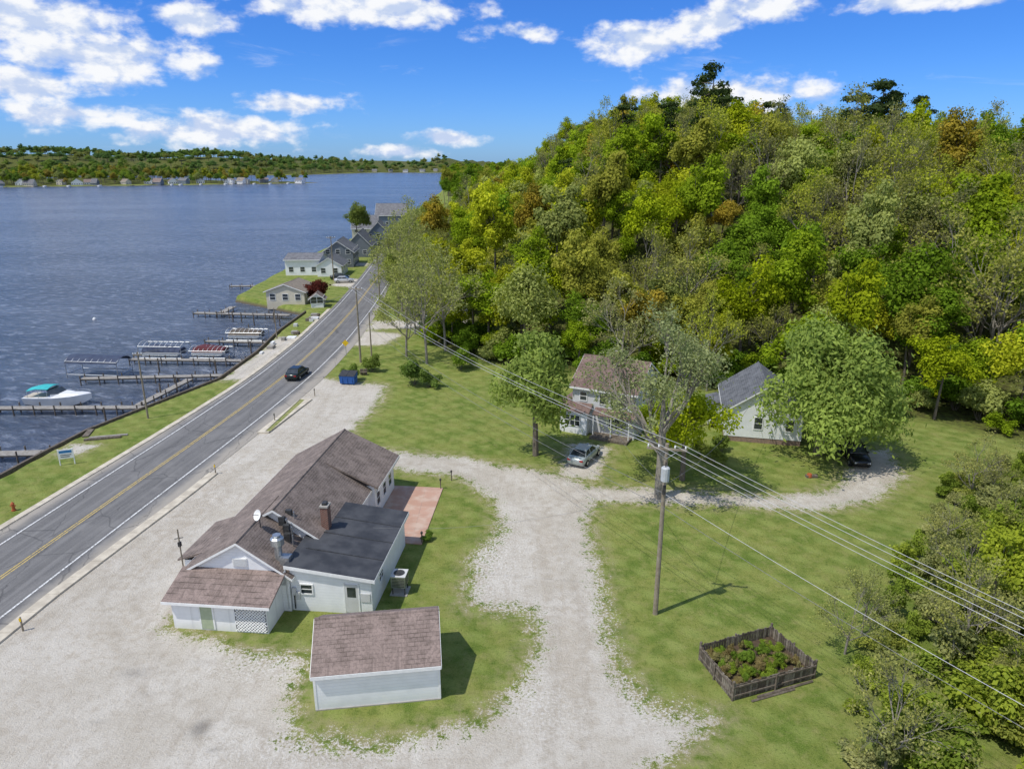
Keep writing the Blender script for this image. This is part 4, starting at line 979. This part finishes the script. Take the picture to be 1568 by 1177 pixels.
def boat(x, y, rot, L=8.2, name='cabin_cruiser', hull=SHELL, top=TURQ, z=-1.2):
    E = empty(name, (x, y, z), R(rot)); k = L/8.2; m = MB(); rings = []
    for px, w, zk, zd in [(-4.1, 1.2, -.1, .95), (-2.5, 1.35, -.25, 1.0), (0, 1.4, -.25, 1.1), (2, 1.15, -.1, 1.25), (3.3, .6, .35, 1.38), (4.1, .05, 1.05, 1.46)]:
        rings.append([(px*k, 0, zk*k), (px*k, -w*.75*k, (zk*.6+.15)*k), (px*k, -w*k, zd*k), (px*k, w*k, zd*k), (px*k, w*.75*k, (zk*.6+.15)*k)])
    m.loft(rings, hull); m.obj('hull', E, smooth=False)
    m = MB(); m.loft([[(-.4*k, -1.0*k, 1.08*k), (-.4*k, 1.0*k, 1.08*k), (-.6*k, .85*k, 1.55*k), (-.6*k, -.85*k, 1.55*k)], [(1.6*k, -.9*k, 1.15*k), (1.6*k, .9*k, 1.15*k), (1.0*k, .7*k, 1.5*k), (1.0*k, -.7*k, 1.5*k)], [(2.9*k, -.4*k, 1.3*k), (2.9*k, .4*k, 1.3*k), (2.6*k, .3*k, 1.38*k), (2.6*k, -.3*k, 1.38*k)]], hull); m.obj('cabin', E)
    m = MB(); m.hexa([(-.5*k, -1.1*k, 1.5*k), (.5*k, -.8*k, 1.5*k), (.5*k, .8*k, 1.5*k), (-.5*k, 1.1*k, 1.5*k), (-.9*k, -.95*k, 2.0*k), (-.1*k, -.7*k, 2.0*k), (-.1*k, .7*k, 2.0*k), (-.9*k, .95*k, 2.0*k)], GLASS); m.obj('windshield', E)
    m = MB()
    if top:
        rings = [[(px*k, yy*k, (2.05+.22*math.cos(yy*1.3)+dz)*k) for yy in (-1.1, -.6, 0, .6, 1.1)]+[(px*k, yy*k, (2.0+.2*math.cos(yy*1.3)+dz)*k) for yy in (1.1, .6, 0, -.6, -1.1)] for px, dz in ((-3.4, -.25), (-2.2, .05), (-.6, .05))]
        m.loft(rings, top)
        for s in (-1, 1):
            for px in (-3.3, -1.9, -.8): m.tube([(px*k, s*1.15*k, 1*k), (px*k, s*1.05*k, 2.0*k)], .03, 5, STEEL)
    m.tube([(1.2*k, -.95*k, 1.5*k), (3.2*k, -.5*k, 1.8*k), (4.1*k, 0, 1.85*k), (3.2*k, .5*k, 1.8*k), (1.2*k, .95*k, 1.5*k)], .025, 5, STEEL)
    m.box(-4.0*k, -1.2*k, -.9*k, .9*k, 1.0*k, 1.06*k, noisy('deck_tan', (.45, .4, .33), (.5, .46, .4), 2)); m.obj('canopy', E)
boat(-55.5, 82.2, -4)
REDC = noisy('maroon_cover', (.13, .03, .035), (.09, .025, .03), 3, .8); NAVY = noisy('navy_canvas', (.04, .05, .09), (.06, .08, .13), 2, .8)
def lift(x, y, rot, L=7, w=3, cover=NAVY, load=None, z=-1.2, hh=3.0):
    E = empty('boat_lift', (x, y, z), R(rot)); m = MB()
    for px in (0, L):
        for s in (-1, 1): m.tube([(px, s*w/2, -1.2), (px, s*w/2, hh)], .05, 6, STEEL)
        m.tube([(px, -w/2, .6), (px, w/2, .6)], .07, 6, STEEL)
    for s in (-1, 1):
        m.tube([(0, s*w/2, hh), (L, s*w/2, hh)], .045, 5, STEEL); m.tube([(0, s*w/2, .55), (L, s*w/2, .55)], .05, 5, STEEL)
    n = 9
    for i in range(n):
        px = i*L/(n-1); m.tube([(px, -w/2, hh), (px, -w*.25, hh+.35), (px, 0, hh+.45), (px, w*.25, hh+.35), (px, w/2, hh)], .035, 4, TRIM)
    m.obj('frame', E)
    if cover:
        m = MB(); prof = [(-w/2-.1, hh-.25), (-w*.42, hh+.1), (-w*.25, hh+.4), (0, hh+.52), (w*.25, hh+.4), (w*.42, hh+.1), (w/2+.1, hh-.25)]
        m.loft([[(px, a, b) for a, b in prof]+[(px, a, b-.04) for a, b in prof[::-1]] for px in (-.1, L/2, L+.1)], cover); m.obj('canopy', E)
    if load:
        m = MB()
        for s in (-1, 1): m.tube([(.2, s*w*.32, .95), (L-.8, s*w*.32, .95), (L-.2, s*w*.32, 1.15)], [.3, .3, .05], 10, STEEL)
        m.box(.3, L-.5, -w*.42, w*.42, 1.2, 1.35, GREYDOOR)
        m.loft([[(px, -w*.42, 1.35), (px, w*.42, 1.35), (px, w*.3*q, 1.35+.75*q), (px, -w*.3*q, 1.35+.75*q)] for px, q in ((.3, .7), (1.5, 1), (L*.6, .8), (L-.5, .6))], load); m.obj('covered_pontoon_boat', E)
lift(-61, 94.5, -6, 7.5, 3.2, NAVY, None, hh=2.4); lift(-55.5, 103, -3, 6.5, 3, None, NAVY, hh=2.3); lift(-48, 103, -3, 5.5, 3, None, REDC, hh=1.6); lift(-46.8, 114, -3, 6, 3, None, DOCKD, hh=1.8)
for x, y in [(-44, 84), (-43.4, 87), (-46, 75), (-41.5, 95), (-40.5, 106), (-45, 118), (-42, 125), (-50, 96), (-50, 128), (-47, 126), (-52, 129), (-44, 128)]:
    m = MB(); m.tube([(0, 0, -3), (0, 0, 1.2)], [.12, .1], 7, DOCKD); m.obj('mooring_post', None, (x, y, -.4))
m = MB(); r3 = random.Random(2)
for i in range(16):
    x = r3.uniform(-38, -36); y = r3.uniform(100, 130); a = r3.uniform(.6, 2.4); b = r3.uniform(.5, 1.4); m.box(x, x+a*.6, y, y+b, 0, r3.uniform(.15, .5), r3.choice([GREYDOOR, DOCKW, WOODG, TRIM, DOCKW]))
m.obj('stored_dock_sections')
m = MB(); m.tube([(0, 0, 0), (0, 0, .25), (0, 0, .5)], [.35, .3, .05], 8, TRIM); m.obj('mooring_buoy', None, (-79, 131, -1.25))

# ------------------------------------------------------------------ sky and sun
EL = R(60); AZ = R(240)
w = bpy.data.worlds.new('World'); scene.world = w; w.use_nodes = True
t = NT(w.node_tree)
sky = t.new('ShaderNodeTexSky', sky_type='NISHITA'); sky.sun_disc = False; sky.sun_elevation = EL; sky.sun_rotation = AZ; sky.air_density = 1.0; sky.dust_density = .3; sky.ozone_density = 3.0
tc = t.new('ShaderNodeTexCoord').outputs['Generated']; s = t.xyz(tc)
az = t.math('ARCTAN2', s[0], s[1]); el = t.math('ARCSINE', s[2])
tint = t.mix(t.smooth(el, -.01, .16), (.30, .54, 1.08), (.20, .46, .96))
tint = t.mix(t.smooth(el, .22, .7), tint, (1.25, 1.2, 1.15))  # sky overhead, out of view, brightened and whitened as added fill light
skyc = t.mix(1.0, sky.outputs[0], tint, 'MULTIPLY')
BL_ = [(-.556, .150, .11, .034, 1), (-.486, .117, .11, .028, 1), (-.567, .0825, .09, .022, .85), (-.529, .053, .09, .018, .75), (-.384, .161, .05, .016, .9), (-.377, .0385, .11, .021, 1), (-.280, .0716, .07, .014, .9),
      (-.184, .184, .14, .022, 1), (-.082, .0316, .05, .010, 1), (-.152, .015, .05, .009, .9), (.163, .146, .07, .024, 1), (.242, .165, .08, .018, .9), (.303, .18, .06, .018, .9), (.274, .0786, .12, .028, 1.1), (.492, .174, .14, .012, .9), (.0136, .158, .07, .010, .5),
      (-.9, .15, .2, .05, 1), (.9, .12, .2, .04, 1), (1.4, .2, .25, .06, 1), (-1.5, .12, .3, .05, 1), (2.5, .35, .8, .28, 1.3), (-2.5, .35, .8, .28, 1.3), (3.1, .3, .5, .25, 1.3), (-3.1, .3, .5, .25, 1.3)]  # widest blobs: unseen clouds added behind the camera to fill-light the facades
base = None
for a, e, ra, re, k in BL_:
    dx = t.math('DIVIDE', t.math('SUBTRACT', az, a), ra); dy = t.math('DIVIDE', t.math('SUBTRACT', el, e), re)
    d = t.math('SQRT', t.math('ADD', t.math('MULTIPLY', dx, dx), t.math('MULTIPLY', dy, dy)))
    v = t.math('MULTIPLY', t.math('SUBTRACT', 1.15, d), k)
    base = v if base is None else t.math('SMOOTH_MAX', base, v, .2)
pv = t.comb(az, t.math('MULTIPLY', el, 1.7), 0)
n1 = t.noise(pv, 22, 8, .56, .1)
pv2 = t.comb(t.math('ADD', az, -.008), t.math('ADD', t.math('MULTIPLY', el, 1.7), .018), 0)
n2 = t.noise(pv2, 22, 6, .54, .1)
nw = t.noise(t.comb(t.math('MULTIPLY', az, .6), t.math('MULTIPLY', el, 3), 0), 9, 7, .65, .6)
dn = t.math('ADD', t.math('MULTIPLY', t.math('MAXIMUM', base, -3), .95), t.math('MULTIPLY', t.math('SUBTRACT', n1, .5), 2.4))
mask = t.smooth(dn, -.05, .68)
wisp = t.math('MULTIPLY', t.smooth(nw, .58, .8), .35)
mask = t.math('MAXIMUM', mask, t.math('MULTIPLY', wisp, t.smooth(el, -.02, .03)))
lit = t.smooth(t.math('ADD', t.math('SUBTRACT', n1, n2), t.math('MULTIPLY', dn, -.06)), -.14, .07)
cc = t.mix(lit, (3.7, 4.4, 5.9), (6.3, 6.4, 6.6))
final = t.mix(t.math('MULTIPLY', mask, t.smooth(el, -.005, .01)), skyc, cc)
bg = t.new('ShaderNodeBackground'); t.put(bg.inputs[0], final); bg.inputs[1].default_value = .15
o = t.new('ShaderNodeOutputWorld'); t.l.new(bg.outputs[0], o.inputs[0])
sd = bpy.data.lights.new('sun', 'SUN'); sd.energy = 3.7; sd.angle = R(.6); sd.color = (1, .955, .88)
so = bpy.data.objects.new('sun', sd); COL.objects.link(so)
ts = Vector((math.sin(AZ)*math.cos(EL), math.cos(AZ)*math.cos(EL), math.sin(EL)))
so.rotation_euler = ts.to_track_quat('Z', 'Y').to_euler(); so.location = (-50, -20, 80)

cd = bpy.data.cameras.new('camera'); cam = bpy.data.objects.new('camera', cd); COL.objects.link(cam)
cam.location = (0, 0, 27); cam.rotation_euler = (R(90-17.4), 0, 0); cd.sensor_width = 36; cd.lens = 36*1080/1568; cd.clip_start = .5; cd.clip_end = 20000
scene.camera = cam
print('trees', cnt)
